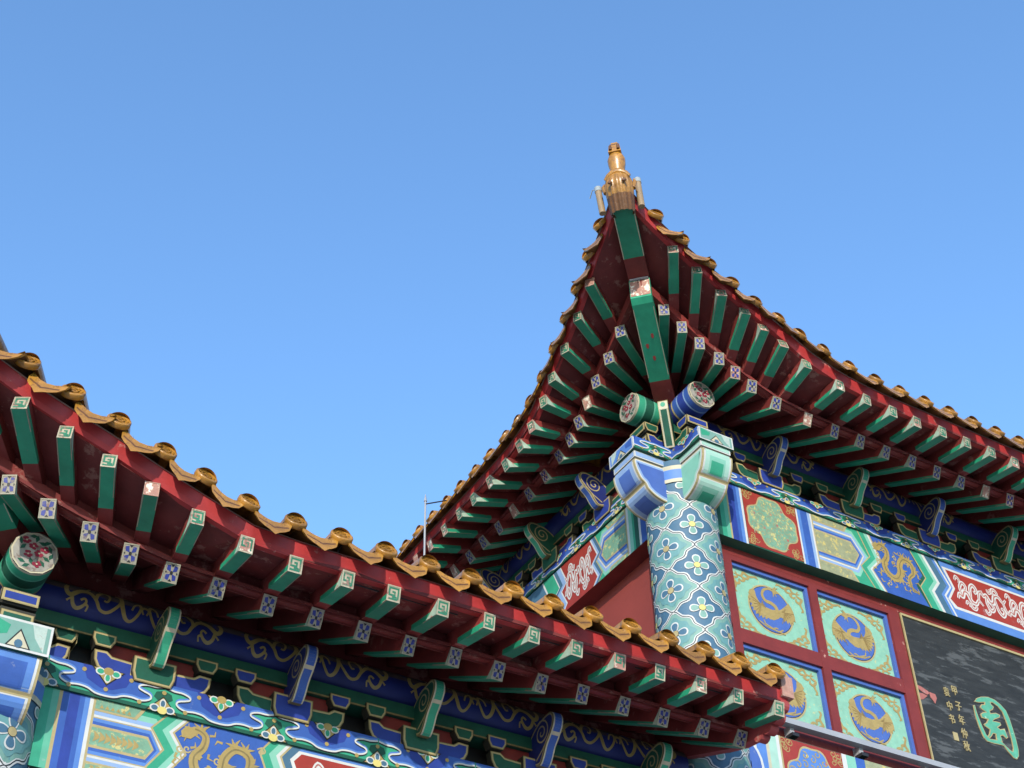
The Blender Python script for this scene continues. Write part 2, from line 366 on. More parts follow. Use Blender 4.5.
def build_eave(root, roof, sd, fly_t, eav_t, disc_t, tmax, dfan=(0, 0)):
    rnd = random.Random(len(fly_t)*7+int(tmax*10))
    elines, flines = [], []
    for t in eav_t:
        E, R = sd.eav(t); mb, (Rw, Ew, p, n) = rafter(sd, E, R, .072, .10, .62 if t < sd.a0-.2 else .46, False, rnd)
        mb.build('eave_rafter', root); elines.append((Rw+n*.101, Ew+n*.101-(Ew-Rw).normalized()*.012))
    for t in fly_t:
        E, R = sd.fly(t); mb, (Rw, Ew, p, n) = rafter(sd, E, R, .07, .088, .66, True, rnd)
        mb.build('flying_rafter', root); flines.append((Rw+n*.089, Ew+n*.089-(Ew-Rw).normalized()*.02))
    f = sd.f; V = lambda t, o, z: Vector(f(t, z, o))
    # the boards end on the corner beam and run on past the last rafter
    tc = -sd.eo(-.72)
    cornE = (V(-.1, .1, 1.30), V(tc, -tc, sd.ez(tc)+.10)); tt = sd.tip
    cornF = (V(tc, -tc, sd.ez(tc)+.245), V(tt+.02, -tt-.02, sd.fz(tt)+.088))
    E, R = sd.eav(tmax); lastE = (V(*R)+Vector((0, 0, .11)), V(*E)+Vector((0, 0, .101)))
    E, R = sd.fly(tmax); lastF = (V(*R)+Vector((0, 0, .089)), V(*E)+Vector((0, 0, .089)))
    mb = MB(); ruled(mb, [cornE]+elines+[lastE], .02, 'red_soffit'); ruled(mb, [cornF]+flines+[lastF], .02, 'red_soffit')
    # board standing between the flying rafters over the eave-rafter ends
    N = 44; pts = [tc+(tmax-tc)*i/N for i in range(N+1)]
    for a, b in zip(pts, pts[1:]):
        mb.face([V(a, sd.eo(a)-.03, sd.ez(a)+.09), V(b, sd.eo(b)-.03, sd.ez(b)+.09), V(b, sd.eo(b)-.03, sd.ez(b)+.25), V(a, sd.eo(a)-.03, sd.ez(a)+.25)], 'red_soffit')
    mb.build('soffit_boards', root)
    # small eave board along the rafter ends
    mb = MB(); bh = lambda t: .034+.045*clampf((sd.a0-t)/1.2)
    for a, b in zip(pts, pts[1:]):
        q = lambda t: [V(t, sd.eo(t)-.05, sd.ez(t)+.101), V(t, sd.eo(t)+.012, sd.ez(t)+.094), V(t, sd.eo(t)+.016, sd.ez(t)+.094+bh(t)), V(t, sd.eo(t)-.05, sd.ez(t)+.10+bh(t))]
        mb.hexa(q(a), q(b), 'red_timber')
    mb.build('eave_board', root)
    # fascia: a lower moulding with a notched tile board above it
    pts = [tt+.01+(tmax-tt)*i/60 for i in range(61)]; mb = MB()
    def prof(t, o0, o1, z0, z1):
        o, z = sd.fo(t), sd.fz(t); return [V(t, o+o0, z+z0), V(t, o+o1, z+z0), V(t, o+o1+.012, z+z1), V(t, o+o0, z+z1)]
    for a, b in zip(pts, pts[1:]):
        mb.hexa(prof(a, -.045, -.012, .090, .116), prof(b, -.045, -.012, .090, .116), 'red_fascia')
        mb.hexa(prof(a, -.04, -.004, .118, .178), prof(b, -.04, -.004, .118, .178), 'red_fascia')
    mb.build('fascia_board', root)
    # tile bed closing the roof above
    mb = MB(); rows = []
    for a in pts:
        o, z = sd.fo(a), sd.fz(a); hp = clampf(a, .02, 1.7)
        rows.append([V(a, o+.02, z+.175), V(a+(hp-a)*.5, (o-hp)*.5, (z+.18+1.5+.45*hp)*.5-.04), V(max(a, hp), -hp, 1.5+.45*hp)])
    mb.grid(rows, 'mortar', True); mb.build('tile_bed', roof)
    # round and lip tiles
    base = None; prev = None
    for i, t in enumerate(disc_t):
        fan = clampf((sd.a0-t)/.6); o, z = sd.fo(t)+.046-dfan[0]*fan*.5, sd.fz(t)+.258-dfan[1]*fan
        tg = (V(t+.05, sd.fo(t+.05)+.11, sd.fz(t+.05))-V(t-.05, sd.fo(t-.05)+.11, sd.fz(t-.05))).normalized()
        out = V(0, 1, 0)-V(0, 0, 0); a = sd.ang(t)*.8
        out = (out*math.cos(a)-(V(1, 0, 0)-V(0, 0, 0))*math.sin(a)).normalized()
        inn = (-out+Vector((0, 0, .10))).normalized()
        x = tg if tg.cross(inn).z > 0 else -tg
        x = (x-inn*x.dot(inn)).normalized(); zz = x.cross(inn).normalized()
        M = Matrix((x, inn, zz)).transposed().to_4x4(); M.translation = V(t, o, z)
        if 'round_tile' not in PROTO: PROTO['round_tile'] = disc_tile().build('round_tile', roof); ob = PROTO['round_tile']
        else: ob = cop(PROTO['round_tile'], roof)
        ob.matrix_basis = M @ Matrix.Rotation(rnd.uniform(-.07, .07), 4, 'Z') @ Matrix.Rotation(rnd.uniform(-.05, .05), 4, 'X')
        if prev is not None:
            tm = (t+prev)/2; gap = abs(t-prev)
            key = 'drip_tile'
            M2 = M.copy(); M2.translation = V(tm, sd.fo(tm)+.056-dfan[0]*fan*.5, sd.fz(tm)+.220-dfan[1]*fan)
            if key not in PROTO: PROTO[key] = drip_tile(.19).build('drip_tile', roof); ob = PROTO[key]
            else: ob = cop(PROTO[key], roof)
            ob.matrix_basis = M2 @ Matrix.Rotation(rnd.uniform(-.05, .05), 4, 'Z') @ Matrix.Scale(clampf(gap/.245, .8, 1.15), 4, (1, 0, 0))
        prev = t
PROTO = {}

# ------------------------------------------------------------------ painted and carved woodwork
def cyl_map(axis_o, zc, r, f):
    """surface of a round beam: u along it, v arc length upward from the point facing outwards"""
    return lambda u, v, h: f(u, zc+(r+h)*math.sin(v/r), axis_o+(r+h)*math.cos(v/r))
VINE = [([(300,40),(284,62),(294,92),(330,112),(400,96),(470,107),(530,160),(572,215),(640,237),(715,208),(745,168)], 26),
        ([(335,112),(352,160),(388,188),(430,186),(456,166),(440,146),(410,150)], 20), ([(452,178),(474,190),(466,214)], 15), ([(300,140),(330,130)], 16),
        ([(530,160),(542,126),(585,110),(630,125),(642,155),(622,178),(596,168)], 20),
        ([(690,125),(735,150),(748,215),(782,276),(832,300),(882,272),(905,232)], 24), ([(905,232),(890,208),(850,212),(828,242)], 18),
        ([(905,236),(945,236),(966,260),(952,282)], 17), ([(690,130),(760,142),(860,150),(930,170)], 15), ([(420,20),(455,50),(480,75),(450,88)], 16), ([(570,50),(560,90),(590,100)], 14)]
def vine(mb, f, u0, sgn, k=1.0, m='gold'):
    for P, w in VINE:
        q = [(u0+sgn*(x-290)*.00064*k, -(y-150-.26*(x-290))*.00105-.040) for x, y in P]
        q = catmull(q, 4); n = len(q); ww = [w*.00098*(.62+.38*math.sin(PI*min(1, (i+3)/(n*.75)))) for i in range(n)]
        mb.stroke(q, ww, f, .0022, m)

def purlin(root, f, u0, u1, vines, capm, zc, cap=True):
    r, oc = .115, .02
    mb = MB(); F = cyl_map(oc, zc, r, f); n = 28
    us = [u0+(u1-u0)*i/40 for i in range(41)]
    mb.grid([[F(u, 2*PI*r*k/n, 0) for k in range(n)] for u in us], 'blue_purlin', True, True)
    mb.grid([[F(u, r*a, .0016) for a in (.32, .55, .8, 1.05, 1.3)] for u in us], 'dust', True)
    for a, b in vines:
        vine(mb, F, a, 1); vine(mb, F, b, -1)
    if cap:
        ring = lambda a, b, h, m: mb.grid([[F(u, 2*PI*r*k/n, h) for k in range(n)] for u in (a, b)], m, True, True)
        L, D, Mi = (('green_light', 'green_dark', 'green_mid') if capm == 'g' else ('blue_pale', 'blue_deep', 'blue'))
        a = u0
        for w, m in ((.016, 'cream'), (.05, Mi), (.012, L), (.07, D), (.012, L), (.05, Mi), (.014, 'gold_line')): ring(a, a+w, .002, m); a += w
        # medallion on the end grain
        e = lambda p, q, h: f(u0-h, zc+q, oc+p)
        mb.fill(circle(0, 0, r+.001, 12), e, 0, 'cream'); mb.fill(circle(0, 0, r*.93, 12), e, .0015, 'medal_ground')
        rr = random.Random(3)
        for cx, cy in ((.012, .035), (-.02, .0), (.03, -.015), (-.045, .03), (.05, .06), (-.02, -.06)):
            for k in range(5):
                a = 2*PI*k/5+rr.random(); mb.fill(circle(cx+.013*math.cos(a), cy+.013*math.sin(a), .011, 8, .008), e, .003+.0002*k, 'flower_red')
            mb.fill(circle(cx, cy, .005, 6), e, .005, 'cream')
        for cx, cy, a in ((-.03, .06, .2), (.03, -.08, 2.6), (.075, .05, 1.3), (-.08, .0, 1.9), (-.045, -.05, .9), (.02, .09, 2.9), (-.06, -.02, .5), (.06, .02, 2.2), (-.05, .07, 2.8), (.01, -.05, 1.2), (.055, -.06, .3), (.0, .08, 1.7), (-.07, .04, 1.1)):
            mb.fill([(cx+.022*math.cos(a), cy+.022*math.sin(a)), (cx-.011*math.sin(a), cy+.011*math.cos(a)), (cx-.022*math.cos(a), cy-.022*math.sin(a)), (cx+.011*math.sin(a), cy-.011*math.cos(a))], e, .0026, 'green_dark')
    return mb.build('purlin', root)
mat('dust', (.085, .062, .055), .8, .35, 9, (.03, .04, .2), .16, 8)

CLOUD = [(0, .10), (.05, .13), (.09, .24), (.135, .27), (.18, .24), (.215, .30), (.232, .40), (.222, .51), (.19, .575), (.168, .63), (.164, .70), (.178, .77), (.21, .82), (.25, .82), (.295, .875)]
def scallop(root, name, f, u0, u1, z0, z1, ob, oe, centres, endc='g'):
    """flat plate beam with hanging and rising clouds; ob back, oe front face"""
    mb = MB(); H = z1-z0
    a = [(u0, z0), (u1, z0), (u1, z1), (u0, z1)]
    mb.prism(a, f, ob, oe, 'green_dark')
    F = lambda u, v, h: f(u, z0+v*H, oe+h)
    cl = lambda u: max(u0, min(u1, u))
    mb.fill([(u0, 0), (u1, 0), (u1, 1), (u0, 1)], F, .0015, 'green_mid')
    mb.fill([(u0, 0), (u1, 0), (u1, .12), (u0, .12)], F, .0022, 'green_dark')
    for c in centres:
        L = [(c+x, v) for x, v in CLOUD]; Rr = [(c-x, v) for x, v in reversed(CLOUD)]
        path = catmull([p for p in Rr[:-1]+L], 4); path = [(cl(u), v) for u, v in path]
        # the green hump carries a darker heart
        for k in (-1, 1):
            h = c+k*.295
            if u0+.1 < h < u1-.1 and k > 0: mb.fill([(h-.05, .50), (h-.04, .68), (h, .76), (h+.04, .68), (h+.05, .50), (h+.02, .36), (h-.02, .36)], F, .0022, 'green_dark')
        mb.fill([(path[0][0], 1)]+path+[(path[-1][0], 1)], F, .003, 'blue')
        mb.fill([(cl(c-.13), 1), (cl(c-.10), .55), (cl(c-.03), .34), (cl(c+.03), .34), (cl(c+.10), .55), (cl(c+.13), 1)], F, .0036, 'blue_deep')
        sh = lambda d: [(u, v+d) for u, v in path]
        G = lambda u, v, h: f(u, z0+v*H, oe+h)
        for d, w, m, h in ((.055, .012, 'blue_sky', .0040), (0, .009, 'white', .0046), (-.05, .006, 'black', .0042)):
            mb.stroke([(u, z0+(v+d)*H) for u, v in path], w, lambda u, v, h: f(u, v, oe+h), h, m)
        def motif(uc, flip):
            g = lambda x, y: (uc+x, (1-y) if flip else y)
            if not (u0+.06 < uc < u1-.06): return
            mb.fill([g(-.085, .0), g(0, .56), g(.085, 0)], F, .0052, 'black'); mb.fill([g(-.074, .02), g(0, .51), g(.074, .02)], F, .0058, 'gold')
            for x, y, rx, ry in ((-.04, .12, .026, .13), (.04, .12, .026, .13), (0, .30, .017, .17)):
                mb.fill([g(*p) for p in circle(x, y, rx, 10, ry)], F, .0064, 'white'); mb.fill([g(*p) for p in circle(x, y, rx*.68, 10, ry*.68)], F, .007, 'teal_blue' if not flip else 'green_mid')
            mb.fill([g(*p) for p in circle(0, .07, .026, 12, .13)], F, .0076, 'yellow' if not flip else 'gold')
            for x, y in ((-.12, .18), (.12, .18), (0, .68)): mb.fill([g(*p) for p in circle(x, y, .012, 8, .075)], F, .0056, 'gold')
        motif(c+.295, False); motif(c, True)
        if c == centres[0]: motif(c-.295, False)
    # painted end
    E = lambda a, v, h: f(u0-h, z0+v*H, a)
    mb.fill([(ob, 0), (oe, 0), (oe, 1), (ob, 1)], E, .0015, 'white'); mb.fill([(ob+.012, .08), (oe-.012, .08), (oe-.012, .92), (ob+.012, .92)], E, .0025, 'column_green' if endc == 'g' else 'blue_sky')
    mb.fill([(ob+.03, .08), (-.07, .5), (-.05, .92), (ob+.03, .92)], E, .0032, 'cap_worn'); mb.fill([(oe-.02, .3), (.06, .45), (.05, .75), (oe-.02, .92)], E, .0032, 'green_mid' if endc == 'g' else 'blue')
    mb.fill([(-.06, .08), (0, .7), (.06, .08)], E, .0040, 'black'); mb.fill([(-.05, .1), (0, .62), (.05, .1)], E, .0046, 'cream'); mb.fill(circle(0, .2, .02, 10, .14), E, .0054, 'teal_blue')
    return mb.build(name, root)

def bracket_parts(blue_arm, curl=True, corner=False):
    """one bracket set at u=0: bearing block, two arms, two small blocks, curl-headed nose. z from the beam datum; returns [(name, MB)]"""
    f = lambda u, v, h: (u, -h, v); out = []
    A, B = ('blue_deep', 'green_dark') if blue_arm else ('green_dark', 'blue_deep')
    h0, h1 = (-.07, .10) if corner else (.092, .14)
    if not corner:
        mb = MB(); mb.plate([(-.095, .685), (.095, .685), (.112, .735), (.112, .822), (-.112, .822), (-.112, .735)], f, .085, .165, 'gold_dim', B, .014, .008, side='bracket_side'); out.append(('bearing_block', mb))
    for s in (-1, 1):
        mb = MB(); P = [(.02 if corner else .10, .70), (.25, .70), (.285, .722), (.305, .76), (.31, .815), (.245, .818), (.215, .795), (.02 if corner else .10, .79)]
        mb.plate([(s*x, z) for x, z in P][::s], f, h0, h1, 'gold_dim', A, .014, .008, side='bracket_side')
        if corner: mb.plate([(z, x) for z, x in ((.70, -.065), (.70, .095), (.80, .095), (.80, -.065))], lambda u, v, h: (s*(.311+h), -v, u), 0, .002, 'gold_dim', A, .014, .006)
        out.append(('bracket_arm', mb))
        mb = MB(); Q = [(.235, .830), (.312, .830), (.332, .868), (.332, .905), (.213, .905), (.213, .868)]
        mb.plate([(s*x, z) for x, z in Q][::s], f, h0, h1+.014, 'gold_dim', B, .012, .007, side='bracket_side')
        if corner: mb.plate([(-.068, .835), (.110, .835), (.110, .90), (-.068, .90)], lambda u, v, h: (s*(.3325+h), -u, v), 0, .002, 'gold_line', B, .013, .006)
        out.append(('small_block', mb))
    if curl: out.append(('curl_head', curl_head(B if B != 'green_dark' else 'green_mid', 'blue' if not blue_arm else 'green_mid')))
    return out
def curl_head(fieldm, frontm):
    mb = MB(); f2 = lambda p, z, h: (h, -p, z)
    P = catmull([(p+.08, z) for p, z in [(.05, .785), (.13, .762), (.172, .80), (.205, .855), (.25, .90), (.288, .95), (.292, 1.0), (.262, 1.034), (.20, 1.035), (.12, 1.015), (.05, .97), (0, .90), (0, .82)]], 3, True)
    w = .031; n = len(P)
    mb.prism(P, f2, -w, w, 'gold_dim')
    for s in (-1, 1):
        g = lambda p, z, h: f2(p, z, s*(w+h))
        mb.fill(inset(P, .008), g, .0012, 'green_dark' if fieldm != 'blue_deep' else 'blue_purlin')
        mb.stroke([(p, z) for p, z in spiral(.245, .945, .008, .078, 2.2, 2.0, 30)], .0095, g, .0024, 'gold_line')
        mb.stroke(inset(P, .012), .008, g, .002, 'gold_line', True)
        mb.stroke([(.325, .90), (.25, .84), (.18, .80)], .009, g, .0028, 'gold_line')
    # painted front edge
    i0 = min(range(n), key=lambda i: (P[i][0]-.21)**2+(P[i][1]-.762)**2); i1 = min(range(n), key=lambda i: (P[i][0]-.342)**2+(P[i][1]-1.034)**2)
    pts = P[i0:i1+1]
    for k, (a, b) in enumerate(zip(pts, pts[1:])):
        nx, nz = (b[1]-a[1]), -(b[0]-a[0]); L = math.hypot(nx, nz); nx /= L; nz /= L
        m = 'cream' if k == len(pts)//2 else frontm
        q = lambda p, x, e: (x, -(p[0]+nx*e), p[1]+nz*e)
        mb.face([q(a, -w, .001), q(b, -w, .001), q(b, w, .001), q(a, w, .001)], 'cream')
        mb.face([q(a, -w*.72, .002), q(b, -w*.72, .002), q(b, w*.72, .002), q(a, w*.72, .002)], m)
    return mb
def brackets(root, place, centres, first_blue=True):
    """place(part object, u): put the set in its wall"""
    for i, c in enumerate(centres):
        blue = (i % 2 == 0) == first_blue; key = ('b' if blue else 'g')
        if key not in BR: BR[key] = [(nm, mb.build(nm)) for nm, mb in bracket_parts(blue)]; fresh = True
        else: fresh = False
        e = part('bracket_set', root); place(e, c)
        for nm, ob in BR[key]:
            if fresh: ob.parent = e
            else: cop(ob, e)
BR = {}
def wall_strip(root, f0, u0, u1, centres, zb):
    f = lambda u, v, h: f0(u, v+(zb if v < .9651 else 0), h)
    """boards behind the bracket sets, under the purlin"""
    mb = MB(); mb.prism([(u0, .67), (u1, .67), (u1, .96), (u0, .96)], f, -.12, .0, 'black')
    mb.prism([(u0, .888), (u1, .888), (u1, .965), (u0, .965)], f, 0, .135, 'green_dark')
    mb.prism([(u0, .882), (u1, .882), (u1, .890), (u0, .890)], f, .134, .141, 'gold_dim')
    for c in centres:
        a, b = max(c-.225, u0), min(c+.225, u1)
        if b-a > .05: mb.prism([(a, .80), (b, .80), (b, .886), (a, .886)], f, 0, .10, 'red_board')
    mb.prism([(u0, .672), (u1, .672), (u1, .69), (u0, .69)], f, 0, .06, 'blue_purlin')
    mb.prism([(u0+.14, .97), (u1, .97), (u1, 1.62), (u0+.14, 1.62)], f, -.10, -.05, 'red_soffit')  # closing board added behind the purlin to keep sky light out
    return mb.build('frieze_board', root)

# S-curved beam ends, seen from the side and from the front
BEAM_END = [(.0, .17), (.20, .172), (.26, .180), (.32, .203), (.37, .240), (.392, .282), (.425, .308), (.452, .36), (.468, .41), (.472, .455), (.458, .472), (.0, .475)]
def beam_end(name, root, fm, cols):
    """fm(d, a, z): d out along the beam, a across it"""
    pale, midc, deep, dark = cols; mb = MB(); w = .13
    P = catmull(BEAM_END[1:-1], 4); prof = [BEAM_END[0]]+P+[BEAM_END[-1]]
    f = lambda s: (lambda d, z, h: fm(d, s*(w+h), z))
    mb.prism(prof, f(1), -2*w, 0, 'gold_line')
    for s in (-1, 1):
        g = f(s)
        for d, m, h in ((.007, 'white', .001), (.017, pale, .002), (.034, midc, .003)):
            q = [p for p in inset(prof, d)]; q[0] = (0, q[0][1]); q[-1] = (0, q[-1][1]); mb.fill(q, g, h, m)
    split = min(range(len(P)), key=lambda i: (P[i][0]-.392)**2+(P[i][1]-.282)**2)
    for lobe in (P[:split+1], P[split:]):
        n = len(lobe); L = [0]
        for a, b in zip(lobe, lobe[1:]): L.append(L[-1]+math.dist(a, b))
        def at(s, a, h):
            s *= L[-1]; i = 0
            while i < n-2 and L[i+1] < s: i += 1
            k = (s-L[i])/(L[i+1]-L[i]); p = [lobe[i][j]+(lobe[i+1][j]-lobe[i][j])*k for j in (0, 1)]
            e = (lobe[i+1][0]-lobe[i][0], lobe[i+1][1]-lobe[i][1]); q = math.hypot(*e); return fm(p[0]+e[1]/q*h, a, p[1]-e[0]/q*h)
        for a0, s0, s1, m, h in ((1, 0, 1, 'gold_line', .0012), (.9, .05, .96, 'white', .0022), (.80, .10, .93, pale, .0032), (.52, .14, .72, midc, .0042), (.40, .14, .56, deep, .0052)):
            mb.grid([[at(s0+(s1-s0)*i/8, a, h) for a in (-w*a0, w*a0)] for i in range(9)], m, False)
    # black undercut and the pale shoulder above it
    b3 = lambda d1, w1, za, zb_, m: mb.hexa([fm(0, -w1, za), fm(d1, -w1, za), fm(d1, w1, za), fm(0, w1, za)], [fm(0, -w1, zb_), fm(d1, -w1, zb_), fm(d1, w1, zb_), fm(0, w1, zb_)], m)
    b3(.43, w-.03, .474, .492, 'black'); b3(.462, w, .491, .545, 'white')
    for s in (-1, 1): mb.fill([(.0, .500), (.452, .500), (.452, .536), (.0, .536)], f(s), .0012, pale)
    q = lambda a, z, h: fm(.462+h, a, z); mb.fill([(-w*.92, .500), (w*.92, .500), (w*.92, .536), (-w*.92, .536)], q, .0012, pale)
    return mb.build(name, root)

# ---- pictures painted on the tie beams (u along, v up, in metres)
def dragon(mb, f, cx, cz, w, h, sgn=1):
    """long coiled gold beast-cloud ornament, painted with tapering strokes"""
    g = lambda x, y: (cx+sgn*x*w, cz+y*h)
    body = catmull([(-.78, .82), (-.62, .95), (-.40, .80), (-.42, .45), (-.60, .10), (-.52, -.30), (-.22, -.45), (.02, -.15), (.08, .30), (.30, .62), (.60, .50), (.62, .10), (.40, -.20), (.42, -.60), (.70, -.80)], 5)
    n = len(body); mb.stroke([g(*p) for p in body], [h*(.10+.20*math.sin(PI*min(1, (i+4)/n))) for i in range(n)], f, .004, 'gold')
    mb.stroke([g(*p) for p in body], h*.05, f, .0048, 'gold_dim')
    for x, y, a in ((-.45, .1, 2.6), (-.35, -.35, 4.2), (.1, .1, 5.6), (.5, .55, 1.2), (.45, -.4, 3.4), (.3, .6, 2.0), (-.5, .85, 1.6), (.0, -.3, 5.0), (.62, .2, .2)):
        for k in (-.5, 0, .5):
            mb.stroke([g(x, y), g(x+.16*math.cos(a+k), y+.22*math.sin(a+k)), g(x+.26*math.cos(a+k*1.5), y+.36*math.sin(a+k*1.4))], [.02*1.2, .014, .003], f, .0044, 'gold')
    mb.fill([g(*p) for p in ((-.95, .80), (-.85, .98), (-.66, .98), (-.60, .78), (-.72, .62), (-.92, .62))], f, .005, 'gold')
    for x, y in ((-.9, 1.0), (-.8, 1.08), (-.98, .6), (-.86, .5)): mb.stroke([g(-.78, .8), g(x, y)], [.012, .003], f, .0046, 'gold')
    rr = random.Random(int(cx*100))
    for k in range(26):
        a = rr.random()*6.3; x, y = rr.uniform(-1, 1), rr.uniform(-.95, .95); mb.stroke([g(x, y), g(x+.12*math.cos(a), y+.14*math.sin(a)), g(x+.2*math.cos(a+.7), y+.22*math.sin(a+.7))], [.014, .010, .003], f, .0036, 'gold')
    for k in range(11):
        x, y = rr.uniform(-.95, .95), rr.uniform(-.95, .95); q = spiral(0, 0, .02, .10, rr.random()*6, 1.1, 10)
        mb.stroke([g(x+p*.9, y+s*1.2) for p, s in q], .008, f, .0036, 'gold_line')
def cloud_scroll(mb, f, u0, u1, z0, z1, m='white', back='seal_pink', step=.30):
    """white tendrils with hooked ends filling a red field"""
    H = z1-z0; n = max(1, round((u1-u0)/step)); d = (u1-u0)/n
    base = [([(.02, .25), (.10, .40), (.22, .35), (.32, .52), (.46, .50), (.55, .30), (.72, .26), (.86, .40), (1.0, .28)], .030),
            ([(.22, .35), (.18, .60), (.30, .78), (.42, .70), (.38, .58), (.31, .62)], .024), ([(.55, .30), (.50, .12), (.62, .08), (.70, .16), (.64, .2)], .022),
            ([(.55, .40), (.60, .70), (.74, .82), (.84, .70), (.77, .6), (.72, .66)], .026), ([(.86, .40), (.92, .62), (1.0, .70), (1.06, .6)], .020), ([(.04, .80), (.12, .92), (.22, .84), (.17, .74)], .020), ([(.30, .14), (.36, .24), (.44, .18), (.4, .1)], .018)]
    for k in range(n):
        for P, w in base:
            q = catmull([(u0+(k+min(x, 1.03))*d, z0+H*(y if k % 2 == 0 else 1-y)) for x, y in P], 4); N = len(q)
            ww = [w*1.35*(.5+.6*math.sin(PI*min(1, (i+2)/N))) for i in range(N)]
            mb.stroke(q, ww, f, .0036, m); mb.stroke(q, [x*.28 for x in ww], f, .0044, back)
def bands(mb, f, z0, z1, L, h=.0016):
    for a, b, m in L: mb.fill([(a, z0), (b, z0), (b, z1), (a, z1)], f, h, m)
def zig(mb, f, path, widths, h=.003):
    """parallel zigzag bands: path (u,z) bottom to top, then shifted bands to the right"""
    u = 0
    for w, m in widths:
        mb.fill([(x+u, z) for x, z in path]+[(x+u+w, z) for x, z in reversed(path)], f, h, m); u += w
def rows_panel(mb, f, u0, u1, z0, z1, zm0, zm1, tip, fieldm, leaf=True, sgn=1):
    """long pointed cartouches lying in rows between blue and white lines. Points towards +u (sgn 1) or -u"""
    U = (lambda a: a) if sgn == 1 else (lambda a: u0+u1-a)
    b = lambda pts, m, h: mb.fill([(U(x), z) for x, z in pts], f, h, m)
    b([(u0, z0), (u1, z0), (u1, z1), (u0, z1)], 'green_mid', .0016)
    zc = (zm0+zm1)/2; hh = (zm1-zm0)/2
    def hexa(k, m, h): 
        q = hh+k; t = tip+k*.9; b([(u0, zc-q), (t-q*.62, zc-q), (t, zc), (t-q*.62, zc+q), (u0, zc+q)], m, h)
    hexa(.115, 'mint', .0018); hexa(.085, 'blue_pale', .0020); hexa(.062, 'white', .0024); hexa(.050, 'gold_line', .0026); hexa(.044, 'blue_sky', .0028); hexa(.026, 'blue', .0030); hexa(.010, 'gold_line', .0032); hexa(-.004, fieldm, .0036)
    for s in (-1, 1):            # half cartouches above and below
        e = z1 if s > 0 else z0
        for k, m, h in ((0, 'gold_line', .0030), (.012, fieldm, .0034)):
            a = zc+s*(hh+.082+k)
            if (e-a)*s > .01: b([(u0, a), (tip-.10-k, a), (tip-.10-k+(e-a)*s*.62, e), (u0, e)], m, h)
    if leaf:
        n = int((tip-.06-u0)/.028)
        for i in range(n):
            x = u0+.02+i*.028
            for s in (-1, 1): mb.fill([(U(x), zc), (U(x-.006), zc+s*.030), (U(x+.02), zc+s*.010), (U(x+.026), zc)], f, .0042, 'gold')
            for s in (-1, 1):
                a = zc+s*(hh+.1)
                if x < tip-.14: mb.fill([(U(x), a), (U(x+.022), a), (U(x+.011), a+s*.02)], f, .0042, 'gold')

def medallion(mb, f, u0, u1, z0, z1, ground, lobem, inner='gold'):
    cx, cz = (u0+u1)/2, (z0+z1)/2; rw, rh = (u1-u0)/2, (z1-z0)/2
    mb.fill([(u0, z0), (u1, z0), (u1, z1), (u0, z1)], f, .0024, ground)
    rr = random.Random(5)
    for sx in (-1, 1):
        for sy in (-1, 1):
            for k in range(6):
                x, y = cx+sx*rw*rr.uniform(.68, .94), cz+sy*rh*rr.uniform(.68, .94); mb.stroke(spiral(x, y, .006, .026, rr.random()*6, 1.1, 10), .006, f, .0032, 'gold')
    def quat(k):
        out = []
        for i in range(64):
            a = 2*PI*i/64; r = .86+.07*math.cos(4*a)+.05*math.cos(8*a+PI); out.append((cx+rw*k*r*math.cos(a), cz+rh*k*r*math.sin(a)))
        return out
    mb.fill(quat(1.03), f, .0036, 'gold_line'); mb.fill(quat(.97), f, .0042, lobem)
    for k in range(34):
        a = k*2.4; r = .80*math.sqrt((k+.5)/34); x, y = cx+rw*r*math.cos(a), cz+rh*r*math.sin(a)
        mb.stroke(spiral(x, y, .006, .03, a, 1.0, 9), .008, f, .005, inner)
        if k % 3 == 0: mb.fill(circle(x+.02, y, .012, 7), f, .0052, 'yellow' if k % 2 else 'seal_pink')

